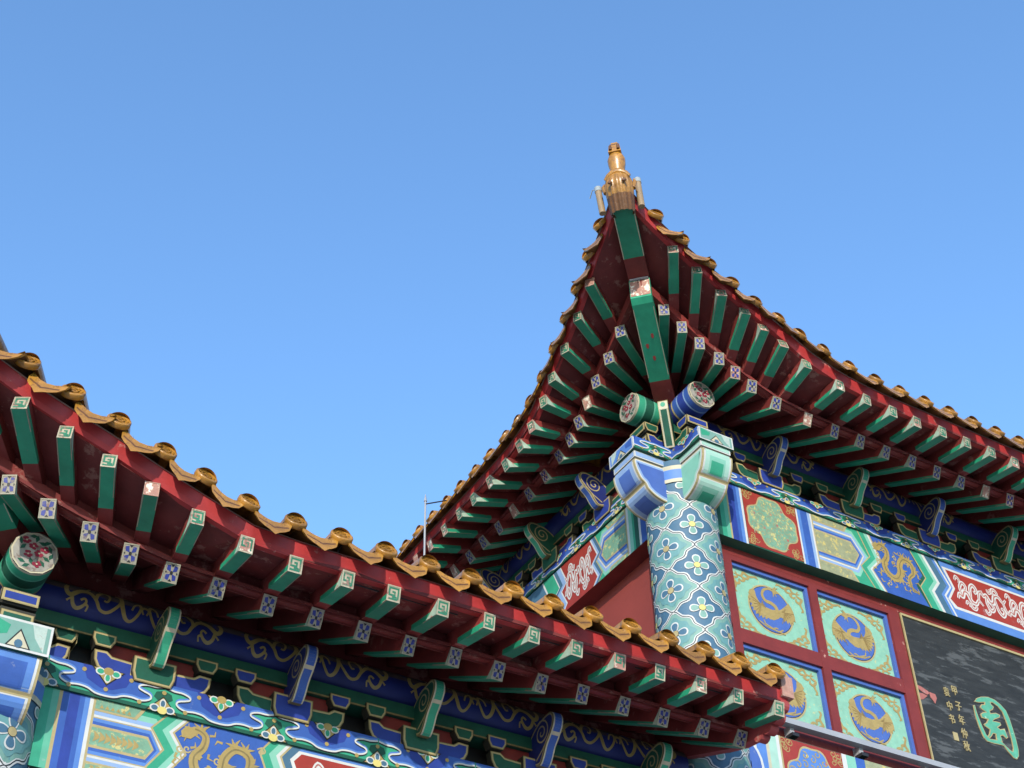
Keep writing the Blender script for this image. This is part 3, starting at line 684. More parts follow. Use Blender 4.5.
def panel_crane(mb, f, x0, x1, z0, z1, flip):
    """square panel: pale green ground, corner sprays, blue roundel with a gold crane"""
    px = lambda p: p
    ox, oy, ex, ey, fx, fy = 205, 255, 485, 155, 73, 437          # sketch frame -> unit square
    det = ex*fy-fx*ey
    def uv(x, y):
        a = ((x-ox)*fy-(y-oy)*fx)/det; b = ((y-oy)*ex-(x-ox)*ey)/det
        if flip: a = 1-a
        return (x0+a*(x1-x0), z1-b*(z1-z0))
    cx, cz = (x0+x1)/2, (z0+z1)/2
    r = min(x1-x0, z1-z0)*.355
    mb.fill([(x0, z0), (x1, z0), (x1, z1), (x0, z1)], f, .001, 'mint_ground')
    mb.fill(circle(cx, cz, r*1.07, 48), f, .002, 'gold_line'); mb.fill(circle(cx, cz, r*1.0, 48), f, .003, 'black'); mb.fill(circle(cx, cz, r*.975, 48), f, .0035, 'blue_royal')
    c0 = uv(470, 562); D = lambda P: [(cx+(p[0]-c0[0])*1.09, cz+(p[1]-c0[1])*1.09) for p in (uv(*q) for q in P)]
    wing = [(342, 436), (362, 432), (372, 446), (380, 478), (398, 512), (428, 542), (470, 560), (500, 576), (492, 598), (462, 612), (440, 622), (436, 604), (424, 618), (416, 598), (402, 606), (398, 586), (382, 590), (382, 568), (366, 568), (368, 548), (352, 544), (358, 524), (340, 516), (348, 498), (333, 486), (344, 470), (334, 456)]
    tail = [(492, 572), (530, 560), (552, 540), (572, 520), (588, 545), (602, 574), (612, 606), (617, 640), (606, 630), (606, 656), (594, 638), (590, 660), (578, 636), (572, 652), (560, 628), (552, 638), (540, 614), (500, 602)]
    mb.fill(D([(455, 575), (480, 562), (508, 566), (530, 585), (520, 616), (490, 628), (462, 620)]), f, .0043, 'gold'); mb.fill(D(wing), f, .0045, 'gold'); mb.fill(D(tail), f, .0047, 'gold')
    neck = catmull([(510, 585), (498, 548), (470, 522), (435, 505), (415, 470), (422, 438), (450, 430), (478, 446)], 5); n = len(neck)
    mb.stroke(D(neck), [.036-.022*i/n for i in range(n)], f, .0052, 'gold')
    mb.fill(D([(468, 438), (486, 430), (502, 446), (515, 462), (495, 462), (478, 462)]), f, .0055, 'gold')
    for a, b in (((485, 432), (505, 425)), ((480, 432), (490, 415)), ((490, 462), (500, 482)), ((482, 462), (480, 482))): mb.stroke(D([a, b]), [.012, .004], f, .0053, 'gold')
    for P in ([(430, 625), (440, 650), (500, 690), (560, 718)], [(405, 632), (450, 668), (520, 700)], [(480, 682), (500, 676), (515, 682)], [(520, 700), (545, 690)]): mb.stroke(D(P), .011, f, .005, 'gold')
    for k in range(7):      # feather lines
        mb.stroke(D([(440-k*4, 552-k*8), (352+k*8, 480+k*22)]), [.004, .006], f, .0058, 'bronze')
        mb.stroke(D([(530+k*4, 575-k*3), (605-k*11, 590+k*10)]), [.004, .006], f, .0058, 'bronze')
    for sx in (-1, 1):
        for sy in (-1, 1):
            w, h = (x1-x0)/2, (z1-z0)/2; q = lambda a, b: (cx+sx*w*a, cz+sy*h*b)
            for P in ([(.92, .30), (.86, .50), (.92, .66), (.80, .74), (.84, .9)], [(.30, .92), (.48, .86), (.62, .93), (.70, .80), (.88, .82)], [(.86, .5), (.76, .56), (.78, .66)], [(.48, .86), (.54, .76), (.64, .78)], [(.7, .8), (.62, .70), (.7, .64), (.76, .7)], [(.92, .3), (.86, .24)], [(.3, .92), (.24, .86)]):
                c = catmull([q(*p) for p in P], 4); mb.stroke(c, [.021*(.4+.6*math.sin(PI*min(1, (i+2)/len(c)))) for i in range(len(c))], f, .003, 'gold')
mat('mint_ground', (.30, .60, .43), .5, .16, 14, (.40, .42, .22), .12, 30)

# ------------------------------------------------------------------ columns
def column(root, zo, zb):
    r = .25; mb = MB(); n = 48; a0 = math.radians(-114)
    circ = lambda z, rr=r: [(rr*math.cos(2*PI*k/n), rr*math.sin(2*PI*k/n), z+zo) for k in range(n)]
    mb.grid([circ(.53), circ(-2.4)], 'teal_blue', True, True); mb.grid([circ(-2.4, r+.002), circ(zb-zo+.25, r+.002)], 'red_paint', True, True); mb.face(circ(.53), 'red_paint')
    f = lambda u, v, h: ((r+h)*math.cos(a0+u/r), (r+h)*math.sin(a0+u/r), v+zo)
    P = 2*PI*r/4; V = .335
    def diamond(cu, cv, k, wav=.07, up=0):
        out = []
        for i in range(48):
            a = 2*PI*i/48; c, s = math.cos(a), math.sin(a)
            q = 1/(abs(c)**1.25+abs(s)**1.25)**.8*(1+wav*math.cos(8*a+.0)); out.append((cu+P*.5*k*q*c, cv+V*.5*k*q*s))
        return out
    def flower(cu, cv, pet, ring, s, seed=0):
        for i in range(4):
            a = PI/2*i+.02; d = .062*s
            el = [(cu+math.cos(a)*(d+x)-math.sin(a)*y, cv+math.sin(a)*(d+x)+math.cos(a)*y) for x, y in [(.050*s*math.cos(t)*(1 if math.cos(t) > 0 else 1.1), .036*s*math.sin(t)*(1+.35*math.cos(t))) for t in [2*PI*k/16 for k in range(16)]]]
            mb.fillc(el, f, .0050, 'white', .03); el2 = [((x-cu-math.cos(a)*d)*.74+cu+math.cos(a)*d, (y-cv-math.sin(a)*d)*.74+cv+math.sin(a)*d) for x, y in el]; mb.fillc(el2, f, .0062, pet, .03)
        mb.fillc(circle(cu, cv, .032*s, 14), f, .0074, 'black', .03); mb.fillc(circle(cu, cv, .029*s, 14), f, .0084, ring, .03)
    z = -.036
    for row in range(-1, 7):
        for k in range(4):
            vy = z-row*V
            if -2.3 < vy < .5: flower(P*k, vy, 'column_green', 'yellow', .76)
            vg = vy-V*.5; cu = P*(k+.5)
            if -2.2 < vg < .36:
                mb.fillc(diamond(cu, vg, .995), f, .0012, 'teal', .05); mb.fillc(diamond(cu, vg, .90), f, .0022, 'column_green', .05)
                mb.fillc(diamond(cu, vg, .70), f, .0032, 'teal', .05)
                for kk, w, m, h in ((1.0, .011, 'white', .0030), (.955, .005, 'black', .0034), (.905, .006, 'white', .0040)): mb.stroke(diamond(cu, vg, kk), w, f, h, m, True)
                flower(cu, vg, 'teal_blue', 'gold_line', .80)
    for a, b, m in ((.44, .475, 'cream'), (.36, .44, 'blue_sky'), (.33, .36, 'cream')): mb.grid([[f(u*P/8, zz, .009) for u in range(33)] for zz in (a, b)], m)
    return mb.build('column', root)
mat('column_green', (.23, .43, .36), .55, .12, 10)

# ------------------------------------------------------------------ the two halls
def place_F(zo, zb): return lambda e, u: setattr(e, 'location', (u, 0, zo+zb))
def place_S(zo, zb, dx=0):
    def p(e, u): e.location = (dx, u, zo+zb); e.rotation_euler = (0, 0, -PI/2)
    return p
def corner_set(root, zo, zb, dx=0):
    for rot in (0, -PI/2):
        e = part('bracket_set', root); e.location = (dx, 0, zo+zb); e.rotation_euler = (0, 0, rot)
        for nm, mb in bracket_parts(rot == 0, False, True): mb.build(nm, e)
    # slender nose on the diagonal
    mb = MB(); q = math.sqrt(.5); w = .036
    f = lambda p, z, a: (-(p*q)+a*q, -(p*q)-a*q, z+zo)
    P = [(.1, .69), (.26, .69), (.415, .93), (.43, .985), (.41, 1.01), (.37, 1.01), (.1, .99)]
    mb.prism(P, lambda p, z, h: f(p, z, h), -w, w, 'gold_line')
    fr = lambda a, z, h: f(.26+.155*(z-.69)/.24+h if z < .93 else .415+.015*(z-.93)/.055+h, z, a)
    mb.fill([(-w*.9, .69), (w*.9, .69), (w*.9, .93), (-w*.9, .93)], fr, .002, 'cream'); mb.fill([(-w*.9, .93), (w*.9, .93), (w*.9, .985), (-w*.9, .985)], fr, .002, 'cream'); mb.fill([(-w*.62, .70), (w*.62, .70), (w*.62, .925), (-w*.62, .925)], fr, .003, 'green_dark')
    mb.fill(circle(0, .962, w*.5, 10), fr, .003, 'green_mid')
    for s in (-1, 1): mb.fill(inset(P, .012), lambda p, z, h: f(p, z, s*(w+h)), .0015, 'green_dark')
    o = mb.build('corner_nose', root); o.location = (dx+.02, .02, zb)
def corner_beams(root, zo):
    """two stacked hip beams under the upturned corner"""
    q = math.sqrt(.5); w = .075
    f = lambda d, z, a: (-(d*q)+a*q, -(d*q)-a*q, z+zo)         # d along the diagonal outwards
    D = lambda x: x/q
    def bar(pts, top, m):                                        # pts: (d, z bottom); top: thickness
        for (a, za), (b, zb), mm in zip(pts, pts[1:], m):
            r = lambda d, z: [f(d, z, -w), f(d, z, w), f(d, z+top, w), f(d, z+top, -w)]
            mb.hexa(r(a, za), r(b, zb), mm)
    mb = MB(); e = D(.75)
    bar([(-.4, .90), (D(.30), 1.13), (D(.72), 1.355), (e, 1.385)], .185, ['red_timber', 'green_rafter', 'green_rafter'])
    mb.face([f(e+.002, 1.40, -w*.95), f(e+.002, 1.40, w*.95), f(e+.002, 1.545, w*.95), f(e+.002, 1.545, -w*.95)], 'peeling')
    for s in (-1, 1): mb.face([f(D(.33), 1.128+.02*.5, s*w*1.0), f(D(.33), 1.138, s*w*.93), f(D(.70), 1.342, s*w*.93), f(D(.70), 1.342, s*w)], 'cream')
    for a, b in ((.55, .02), (.50, -.03), (.43, .0)): mb.fill(circle(0, 0, .011, 7), lambda u, v, h: f(D(a)+u*2, 1.13+(a-.30)*.536-.002+v*.0+u*1.07, b+v), 0, 'red_timber')
    mb.build('hip_beam', root)
    mb = MB()
    bar([(D(.60), 1.515), (D(.88), 1.60), (D(1.19), 1.735)], .14, ['red_timber', 'green_rafter'])
    for s in (-1, 1): mb.face([f(D(.88), 1.598, s*w), f(D(.88), 1.598, s*w*.92), f(D(1.19), 1.733, s*w*.92), f(D(1.19), 1.733, s*w)], 'cream')
    mb.hexa([f(D(.752), 1.55, -w*.9), f(D(.752), 1.55, w*.9), f(D(.752), 1.565, w*.9), f(D(.752), 1.565, -w*.9)], [f(D(.76), 1.55, -w*.9), f(D(.76), 1.55, w*.9), f(D(.76), 1.565, w*.9), f(D(.76), 1.565, -w*.9)], 'steel')
    mb.build('upper_hip_beam', root)
    return f, D

def eave_sides(kind, zo):
    fF = lambda u, v, h: (u, -h, v+zo); fS = lambda u, v, h: (-h, u, v+zo)
    F_fo, F_eo = power(1.03, .17, .55, 1.72, 2), power(.68, .07, .5, 1.25, 2); S_fo, S_eo = power(.92, .28, .6, 1.8, 1.6), power(.55, .2, .8, 1.55, 1.3)
    if kind == 'main':
        fz = [(-1.17, 1.72), (-.93, 1.60), (-.685, 1.505), (-.465, 1.425), (-.245, 1.35), (-.034, 1.272), (.136, 1.205), (.31, 1.12), (.503, 1.01), (.78, .925), (1.02, .897), (1.26, .885), (9, .885)]
        ez = [(-.75, 1.40), (-.507, 1.305), (-.344, 1.222), (-.184, 1.141), (-.038, 1.066), (.104, 1.0), (.254, .935), (.466, .87), (.732, .832), (.97, .825), (9, .832)]
        gz = [(-1.2, 1.74), (-.93, 1.64), (-.597, 1.515), (-.361, 1.395), (-.117, 1.288), (.102, 1.18), (.256, 1.075), (.441, .965), (.605, .895), (.811, .855), (1.03, .843), (9, .835)]
        hz = [(-.75, 1.43), (-.442, 1.31), (-.223, 1.235), (-.026, 1.175), (.142, 1.09), (.289, 1.015), (.436, .965), (.604, .92), (.83, .895), (1.07, .873), (1.5, .845), (9, .84)]
    else:
        fz = [(-1.17, 1.50), (-.462, 1.247), (-.247, 1.187), (.01, 1.114), (.24, 1.034), (.49, .95), (.724, .875), (.988, .861), (9, .860)]
        ez = [(-.75, 1.17), (-.351, 1.037), (-.157, .979), (.067, .92), (.276, .875), (.488, .841), (.724, .83), (.989, .818), (9, .818)]
        gz, hz, S_fo, S_eo = fz, ez, F_fo, F_eo
    iz = lambda T: (lambda t: interp(T, t))
    return Side(fF, F_fo, F_eo, iz(fz), iz(ez), .62, -1.19), Side(fS, S_fo, S_eo, iz(gz), iz(hz), .72, -1.19)

# ============ tall central hall
XM, YM = 5.2, 4.2
main = thing('gatehouse', 'tall painted gatehouse hall with upturned roof corner and a round flowered corner column', 'gatehouse')
roof = part('roof', main)
zo = Z0; SF, SS = eave_sides('main', zo)
cF = lambda t: t-.032
Ff = [cF(t) for t in (-.685, -.465, -.245, -.034, .136, .31, .503)]+[.747+.2455*k for k in range(18)]
Fe = [cF(t) for t in (-.507, -.344, -.184, -.038, .104, .254, .466)]+[.70+.2535*k for k in range(17)]
Fd = [t+.065 for t in [-.95, -.71, -.459, -.252, -.045, .164, .344, .555]+[.789+.2435*k for k in range(17)]]
Sf = [t+.032 for t in (-.597, -.361, -.117, .102, .256, .441, .605)]+[.845+.237*k for k in range(13)]
Se = [t+.032 for t in (-.442, -.223, -.026, .142, .289, .436, .604)]+[.862+.234*k for k in range(13)]
Sd = [t+.09 for t in [-.97, -.745, -.51, -.295, -.071, .137, .335, .525]+[.705+.231*k for k in range(14)]]
build_eave(main, roof, SF, Ff, Fe, Fd, XM, (.03, .075))
build_eave(main, roof, SS, Sf, Se, Sd, YM, (.03, .075))
hf, D = corner_beams(main, zo)
fF, fS = SF.f, SS.f
v0 = .42
purlin(main, fF, -.39, XM, [(.36+1.46*k, .36+1.28+1.46*k-.38) for k in range(3)], 'g', 1.045)
purlin(main, fS, -.42, YM, [(.42+1.2*k, .42+.9+1.2*k) for k in range(3)], 'b', 1.03)
cen = [.77+.79*k for k in range(6)]; cenS = [.72+.75*k for k in range(5)]
ZF, ZS, ZW = -.035, -.09, -.10
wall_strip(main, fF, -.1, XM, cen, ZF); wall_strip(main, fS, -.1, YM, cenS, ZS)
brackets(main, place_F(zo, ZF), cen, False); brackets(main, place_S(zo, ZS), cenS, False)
corner_set(main, zo, ZF)
scallop(main, 'plate_beam', fF, -.48, XM, .548, .655, -.15, .15, [.60+.592*k for k in range(-2, 8)], 'b')
scallop(main, 'plate_beam', fS, -.48, YM, .535, .64, -.15, .15, [.25+.56*k for k in range(-1, 7)])
fm = lambda d, a, z: (-d, a, z+zo); beam_end('beam_end', main, fm, ('blue_pale', 'blue_royal', 'blue_royal', 'blue_deep'))
fm = lambda d, a, z: (a, -d, z+zo); beam_end('beam_end', main, fm, ('mint_pale', 'mint', 'green_mid', 'green_dark'))
column(main, zo, 0)
# front tie beam
mb = MB(); OB = .135; z0, z1 = .052, .556
mb.prism([(.0, z0), (XM, z0), (XM, z1), (.0, z1)], fF, -.135, OB, 'green_dark')
B = lambda u, v, h: fF(u, v, OB+h)
bands(mb, B, z0, z1, [(.15, .25, 'green_dark'), (.25, .29, 'green_mid'), (.29, .325, 'green_light'), (.325, .34, 'gold_line'), (.34, .395, 'blue_deep'), (.395, .425, 'blue'), (.425, .455, 'blue_sky'), (.455, .475, 'white'),
      (.98, .995, 'white'), (.995, 1.025, 'blue_sky'), (1.025, 1.09, 'blue'), (1.09, 1.115, 'blue_pale'), (1.115, 1.13, 'white'), (1.13, 1.14, 'gold_line')])
medallion(mb, B, .478, .978, z0+.01, z1, 'red_paint', 'sage', 'olive_gold')
rows_panel(mb, B, 1.14, 1.70, z0, z1, .225, .405, 1.545, 'olive_gold', False)
Zp = [(1.57, z0), (1.49, .215), (1.60, .335), (1.52, z1)]
mb.fill([(1.74, z0), (1.64, .215), (1.74, .335), (1.67, z1), (2.10, z1), (2.19, .335), (2.10, .215), (2.19, z0)], B, .0022, 'blue')
zig(mb, B, [(1.645, z0), (1.545, .22), (1.655, .335), (1.575, z1)], [(.012, 'gold_line'), (.05, 'green_mid'), (.035, 'mint'), (.018, 'white'), (.012, 'gold_line')])
dragon(mb, B, 1.945, .30, .24, .20)
zig(mb, B, [(2.205, z0), (2.135, .22), (2.215, .32), (2.10, z1)], [(.012, 'gold_line'), (.075, 'green_mid'), (.035, 'mint'), (.03, 'white'), (.07, 'teal_blue'), (.03, 'blue_sky'), (.02, 'white')])
U = 3.95
mb.fill([(2.44, z0), (2.38, .20), (2.47, .32), (2.40, z1), (U, z1), (U, z0)], B, .0026, 'blue_sky')
mb.fill([(2.47, .125), (2.42, .20), (2.50, .32), (2.43, .50), (U, .50), (U, .125)], B, .0034, 'white'); mb.fill([(2.50, .15), (2.445, .205), (2.525, .32), (2.465, .48), (U, .48), (U, .15)], B, .0040, 'red_paint')
cloud_scroll(mb, lambda u, v, h: B(u, v, h+.001), 2.53, U-.05, .16, .47)
zig(mb, B, [(U, z0), (U, z1)], [(.03, 'white'), (.06, 'teal_blue'), (.06, 'mint'), (1.1, 'blue')])
mb.build('tie_beam', main)
# side tie beam
mb = MB(); z0, z1 = .115, .531
mb.prism([(.0, z0), (YM, z0), (YM, z1), (.0, z1)], fS, -.135, OB, 'red_board')
B = lambda u, v, h: fS(u, v, OB+h)
bands(mb, B, z0, z1, [(.13, .30, 'blue'), (.30, .325, 'white'), (.325, .375, 'green_dark'), (.375, .40, 'green_mid'), (.40, .44, 'mint'), (.44, .465, 'white'), (.465, .48, 'gold_line')])
rows_panel(mb, B, .48, .90, z0, z1, .235, .40, .80, 'sage', False)
Pz = [(.86, z0), (.80, .17), (.87, .305), (.79, .36), (.87, z1)]
zig(mb, B, Pz, [(.012, 'gold_line'), (.03, 'teal_blue'), (.02, 'blue_pale'), (.014, 'white'), (.41, 'red_paint'), (.014, 'white'), (.05, 'blue_pale'), (.04, 'teal_blue'), (.012, 'white'), (.14, 'green_mid'), (.02, 'white'), (.4, 'teal_blue'), (.02, 'white'), (1.2, 'green_mid')])
cloud_scroll(mb, lambda u, v, h: B(u, v, h+.001), .93, 1.30, z0+.02, z1-.03, step=.2)
mb.build('tie_beam', main)
# walls
mb = MB(); mb.box(.0, .12, .02, YM, Z0-3.2, Z0+.6, 'red_wall'); mb.build('side_wall', main)
mb = MB(); mb.box(.12, XM, .02, .10, Z0-1.75, Z0+.6, 'red_frame')
mb.build('front_wall', main)
mb = MB(); fy = .04
mb.prism([(.20, -.012), (XM, -.012), (XM, z0+.0), (.20, z0+.0)], lambda u, v, h: (u, -h, v+Z0), -.02, fy, 'red_frame')
xs = [(.20, .375), (1.075, 1.148), (1.838, 1.947)]
for a, b in xs: mb.prism([(a, -1.42), (b, -1.42), (b, -.012), (a, -.012)], lambda u, v, h: (u, -h, v+Z0), -.02, fy, 'red_frame')
for a, b in ((-.055, -.012), (-.722, -.612), (-1.42, -1.262)):
    for k in (0, 1): mb.prism([(xs[k][1], a), (xs[k+1][0], a), (xs[k+1][0], b), (xs[k][1], b)], lambda u, v, h: (u, -h, v+Z0), -.02, fy-.001, 'red_frame')
mb.prism([(xs[2][1], -1.42), (XM, -1.42), (XM, -1.33), (xs[2][1], -1.33)], lambda u, v, h: (u, -h, v+Z0), -.02, fy-.001, 'red_frame')
mb.build('lattice_frame', main)
k = 0
for (za, zb) in ((-.612, -.055), (-1.262, -.722)):
    for i in (0, 1):
        a, b = xs[i][1], xs[i+1][0]; mb = MB(); f = lambda u, v, h: (u, -h, v+Z0)
        for P, m in (([(a, zb), (b, zb), (b, zb-.026), (a, zb-.026)], 'blue_royal'), ([(b, za), (b, zb-.026), (b-.026, zb-.026), (b-.026, za)], 'blue_royal'), ([(a, za), (a+.008, za), (a+.008, zb-.026), (a, zb-.026)], 'mint_ground'), ([(a+.008, za), (b-.026, za), (b-.026, za+.008), (a+.008, za+.008)], 'mint_ground')):
            mb.prism(P, f, -.012, .018, m)
        pp = part('painted_panel', main); mb.build('panel_moulding', pp)
        mb = MB(); panel_crane(mb, lambda u, v, h: f(u, v, h-.008), a+.006, b-.024, za+.006, zb-.024, (i+k) % 2 == 1); mb.build('crane_picture', pp)
    k += 1
# lower beam of the front
mb = MB(); z0, z1 = -1.98, -1.44
mb.prism([(.0, z0), (XM, z0), (XM, z1), (.0, z1)], fF, -.135, OB, 'green_dark'); B = lambda u, v, h: fF(u, v, OB+h)
bands(mb, B, z0, z1, [(-.0, .2, 'blue'), (.2, .25, 'blue_pale'), (.25, .28, 'white'), (.28, .36, 'blue_sky'), (.36, .385, 'cream'), (.385, .45, 'mint_pale'), (.45, .475, 'white'), (.475, .49, 'gold_line'), (1.0, 1.04, 'white'), (1.04, 1.12, 'mint'), (1.12, 1.2, 'blue')])
mb.fill(circle(.10, z1-.26, .22, 24), B, .0026, 'white'); mb.fill(circle(.10, z1-.26, .20, 24), B, .0034, 'blue_royal')
medallion(mb, B, .49, 1.0, z0, z1-.005, 'red_paint', 'blue_sky', 'gold')
rows_panel(mb, B, 1.2, 1.8, z0, z1, -1.80, -1.6, 1.6, 'olive_gold'); mb.build('lower_tie_beam', main)
mb = MB(); mb.box(.1, XM, -.06, .10, 3.6, Z0-1.98, 'red_wall'); mb.build('front_wall', main)
mb = MB(); mb.box(-.02, .1, .1, YM, 0, Z0-3.2, 'red_wall'); mb.build('side_wall', main)
# plinth
mb = MB(); n = 32
mb.grid([[(rr*math.cos(2*PI*k/n), rr*math.sin(2*PI*k/n), z) for k in range(n)] for rr, z in ((.42, 0), (.42, .10), (.38, .18), (.30, .26), (.24, .26))], 'granite', True, True); mb.build('column_base', main)

# ---- beast on the corner
def beast(root, f, D):
    d0 = D(1.165); mb = MB(); n = 52; rows = []
    # barrel of the head, fluted like a mane, pointing out and up
    ax = Vector((.42, .91)).normalized(); pr = Vector((ax.y, -ax.x))
    prof = [(-.075, .088), (-.01, .094), (.05, .099), (.10, .103), (.15, .101), (.19, .086), (.215, .058), (.23, .025), (.232, .001)]
    for s, r in prof:
        row = []
        for k in range(n):
            a = 2*PI*k/n; rr = r*(1+.075*math.cos(13*a)*(1 if s < .2 else .4)); q = (rr*.95*math.cos(a)); w = rr*.92*math.sin(a)
            p = Vector((d0, 1.735))+ax*s+pr*q; row.append(f(p.x, p.y, w))
        rows.append(row)
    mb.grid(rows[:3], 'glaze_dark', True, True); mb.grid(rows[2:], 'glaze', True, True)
    P = lambda s, q, w: f(*(Vector((d0, 1.735))+ax*s+pr*q), w)
    mb.tube([P(.185+.05*(1-(x/.085)**2), .02, x) for x in (-.085, -.06, -.03, 0, .03, .06, .085)], [.016, .022, .026, .028, .026, .022, .016], 'glaze', 10)      # brow
    for k in range(9): mb.tube([P(.03+.02*(k%3)+j*.035, -.098+.01*abs(k-4), (k-4)*.018) for j in range(3)], [.004, .009, .004], 'glaze', 6)   # mane locks
    for x in (-.05, .05):
        mb.tube([P(.13, .10, x), P(.135, .112, x)], [.018, .012], 'glaze_dark', 8)
        mb.tube([P(.10, .0, x*1.9), P(.15, -.02, x*2.25), P(.19, -.05, x*2.1)], [.02, .016, .004], 'glaze', 8)
    o = mb.build('beast_head', root)
    # crouching ridge figure behind the head
    mb = MB(); e = Vector((D(1.19), 2.02)); Q = lambda s, q, w: f(e.x+s*.16+q, e.y+s, w)
    rows = []
    for s_, r in ((-.12, .056), (-.04, .050), (.02, .052), (.07, .062), (.11, .064), (.14, .054), (.155, .046)): rows.append([Q(s_, r*.9*math.cos(2*PI*k/14)+.0, r*math.sin(2*PI*k/14)) for k in range(14)])
    mb.grid(rows, 'glaze', True, True)
    for a_, b_, w_, q_, m_ in ((.150, .215, .046, .052, 'glaze'), (.214, .240, .038, .034, 'glaze_dark'), (.238, .262, .026, .020, 'glaze')):
        mb.hexa([Q(a_, q_, -w_), Q(a_, q_, w_), Q(a_, -q_, w_), Q(a_, -q_, -w_)], [Q(b_, q_*.8, -w_*.85), Q(b_, q_*.8, w_*.85), Q(b_, -q_, w_*.85), Q(b_, -q_, -w_*.85)], m_)
    for w_ in (-.028, .028): mb.tube([Q(.165, .054, w_), Q(.20, .052, w_)], [.012, .010], 'glaze_dark', 8)
    mb.build('ridge_figure', root)
beast(roof, hf, D)

# ============ lower side hall on the left
DX, DZ = -4.25, -2.79; UW = 4.03
wing = thing('side_hall', 'lower painted side hall with glossy golden tile ends and scalloped red gable board', 'hall', (DX, 0, 0))
wroof = part('roof', wing); zo = Z0+DZ; WFs, WSs = eave_sides('wing', zo)
Wf = [t-.032 for t in (-.69, -.462, -.230, .01, .238, .475)]+[.69+.27*k for k in range(13)]
We = [t-.032 for t in (-.52, -.351, -.157, .067, .276, .488)]+[.69+.2685*k for k in range(13)]
Wd = [t+.07 for t in [-1.05, -.81, -.575, -.338, -.096, .152, .371]+[.602+.2497*k for k in range(14)]]
build_eave(wing, wroof, WFs, Wf, We, Wd, UW-.03, (.01, .01))
build_eave(wing, wroof, WSs, Wf[:13], We[:13], Wd[:14], 2.5, (.01, .01))
corner_beams(wing, zo); wF = WFs.f; UC = -.13; wS = lambda u, v, h: (UC-h, u, v+zo)
purlin(wing, wF, -.39+UC, UW-.06, [(.10+.98*k, .10+.83+.98*k) for k in range(4)], 'g', .975); purlin(wing, wS, -.42, 2.5, [(.42+.97*k, 1.22+.97*k) for k in range(2)], 'g', .975)
cen = [.60+.76*k for k in range(5)]; cenS = [.60+.76*k for k in range(3)]
wall_strip(wing, wF, -.1, UW-.06, cen, ZW); wall_strip(wing, wS, -.1, 2.5, cenS, ZW)
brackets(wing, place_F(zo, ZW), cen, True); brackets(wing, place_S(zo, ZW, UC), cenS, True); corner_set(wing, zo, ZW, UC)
scallop(wing, 'plate_beam', wF, -.40+UC, UW-.06, .452, .612, -.15, .15, [.375+.597*k for k in range(-2, 6)], 'b')
scallop(wing, 'plate_beam', wS, -.40, 2.5, .452, .612, -.15, .15, [.375+.597*k for k in range(-2, 4)])
fm = lambda d, a, z: (UC-d*.80, a, z+zo); beam_end('beam_end', wing, fm, ('mint_pale', 'mint', 'green_mid', 'green_dark'))
fm = lambda d, a, z: (UC+a, -d*.80, z+zo); beam_end('beam_end', wing, fm, ('blue_sky', 'blue', 'blue', 'blue_deep'))
cw = column(wing, zo, 0); cw.location = (UC, 0, 0)
mb = MB(); z0, z1 = .04, .453
mb.prism([(.0, z0), (UW-.06, z0), (UW-.06, z1), (.0, z1)], wF, -.135, OB, 'green_dark'); B = lambda u, v, h: wF(u, v, OB+h)
bands(mb, B, z0, z1, [(.0, .085, 'green_dark'), (.085, .13, 'green_mid'), (.13, .163, 'green_light'), (.163, .18, 'gold_line'), (.18, .215, 'blue'), (.215, .265, 'blue_deep'), (.265, .29, 'blue'), (.29, .315, 'blue_sky'), (.315, .333, 'white'), (.333, .345, 'gold_line')])
rows_panel(mb, B, .345, .80, z0, z1, .205, .306, .655, 'sage')
mb.fill([(.80, z0), (.72, .16), (.80, .268), (.72, .37), (.79, z1), (1.30, z1), (1.24, .37), (1.29, .268), (1.24, .16), (1.30, z0)], B, .0022, 'blue')
zig(mb, B, [(.70, z0), (.628, .16), (.704, .268), (.63, .37), (.70, z1)], [(.012, 'gold_line'), (.05, 'green_mid'), (.035, 'mint'), (.018, 'white'), (.012, 'gold_line')])
dragon(mb, B, 1.01, .25, .235, .175)
zig(mb, B, [(1.262, z0), (1.204, .13), (1.262, .25), (1.204, .38), (1.26, z1)], [(.012, 'gold_line'), (.045, 'green_mid'), (.04, 'mint'), (.02, 'white'), (.012, 'gold_line'), (.05, 'teal_blue'), (.02, 'blue_sky')])
Uw = 2.7
mb.fill([(1.44, z0), (1.36, .13), (1.42, .25), (1.36, .38), (1.43, z1), (Uw, z1), (Uw, z0)], B, .0026, 'blue_sky'); mb.fill([(1.425, .062), (1.378, .13), (1.43, .25), (1.378, .378), (1.425, .435), (Uw, .435), (Uw, .062)], B, .0034, 'white'); mb.fill([(1.445, .078), (1.40, .135), (1.455, .25), (1.40, .372), (1.44, .42), (Uw, .42), (Uw, .078)], B, .0040, 'red_paint')
cloud_scroll(mb, lambda u, v, h: B(u, v, h+.001), 1.50, Uw-.05, .09, .41)
zig(mb, B, [(Uw, z0), (Uw, z1)], [(.03, 'white'), (.08, 'teal_blue'), (.06, 'mint'), (1.1, 'blue')]); mb.build('tie_beam', wing)
mb = MB(); mb.prism([(.0, z0), (2.5, z0), (2.5, z1), (.0, z1)], wS, -.135, OB, 'green_mid'); mb.build('tie_beam', wing)
mb = MB(); mb.box(.1, UW-.06, .0, .10, 0, zo+.1, 'red_wall'); mb.build('front_wall', wing)
mb = MB(); mb.box(UC, UC+.1, .1, 2.5, 0, zo+.1, 'red_wall'); mb.build('side_wall', wing)
n = 32; mb = MB()
mb.grid([[(rr*math.cos(2*PI*k/n), rr*math.sin(2*PI*k/n), z) for k in range(n)] for rr, z in ((.42, 0), (.42, .10), (.38, .18), (.30, .26), (.24, .26))], 'granite', True, True); mb.build('column_base', wing)
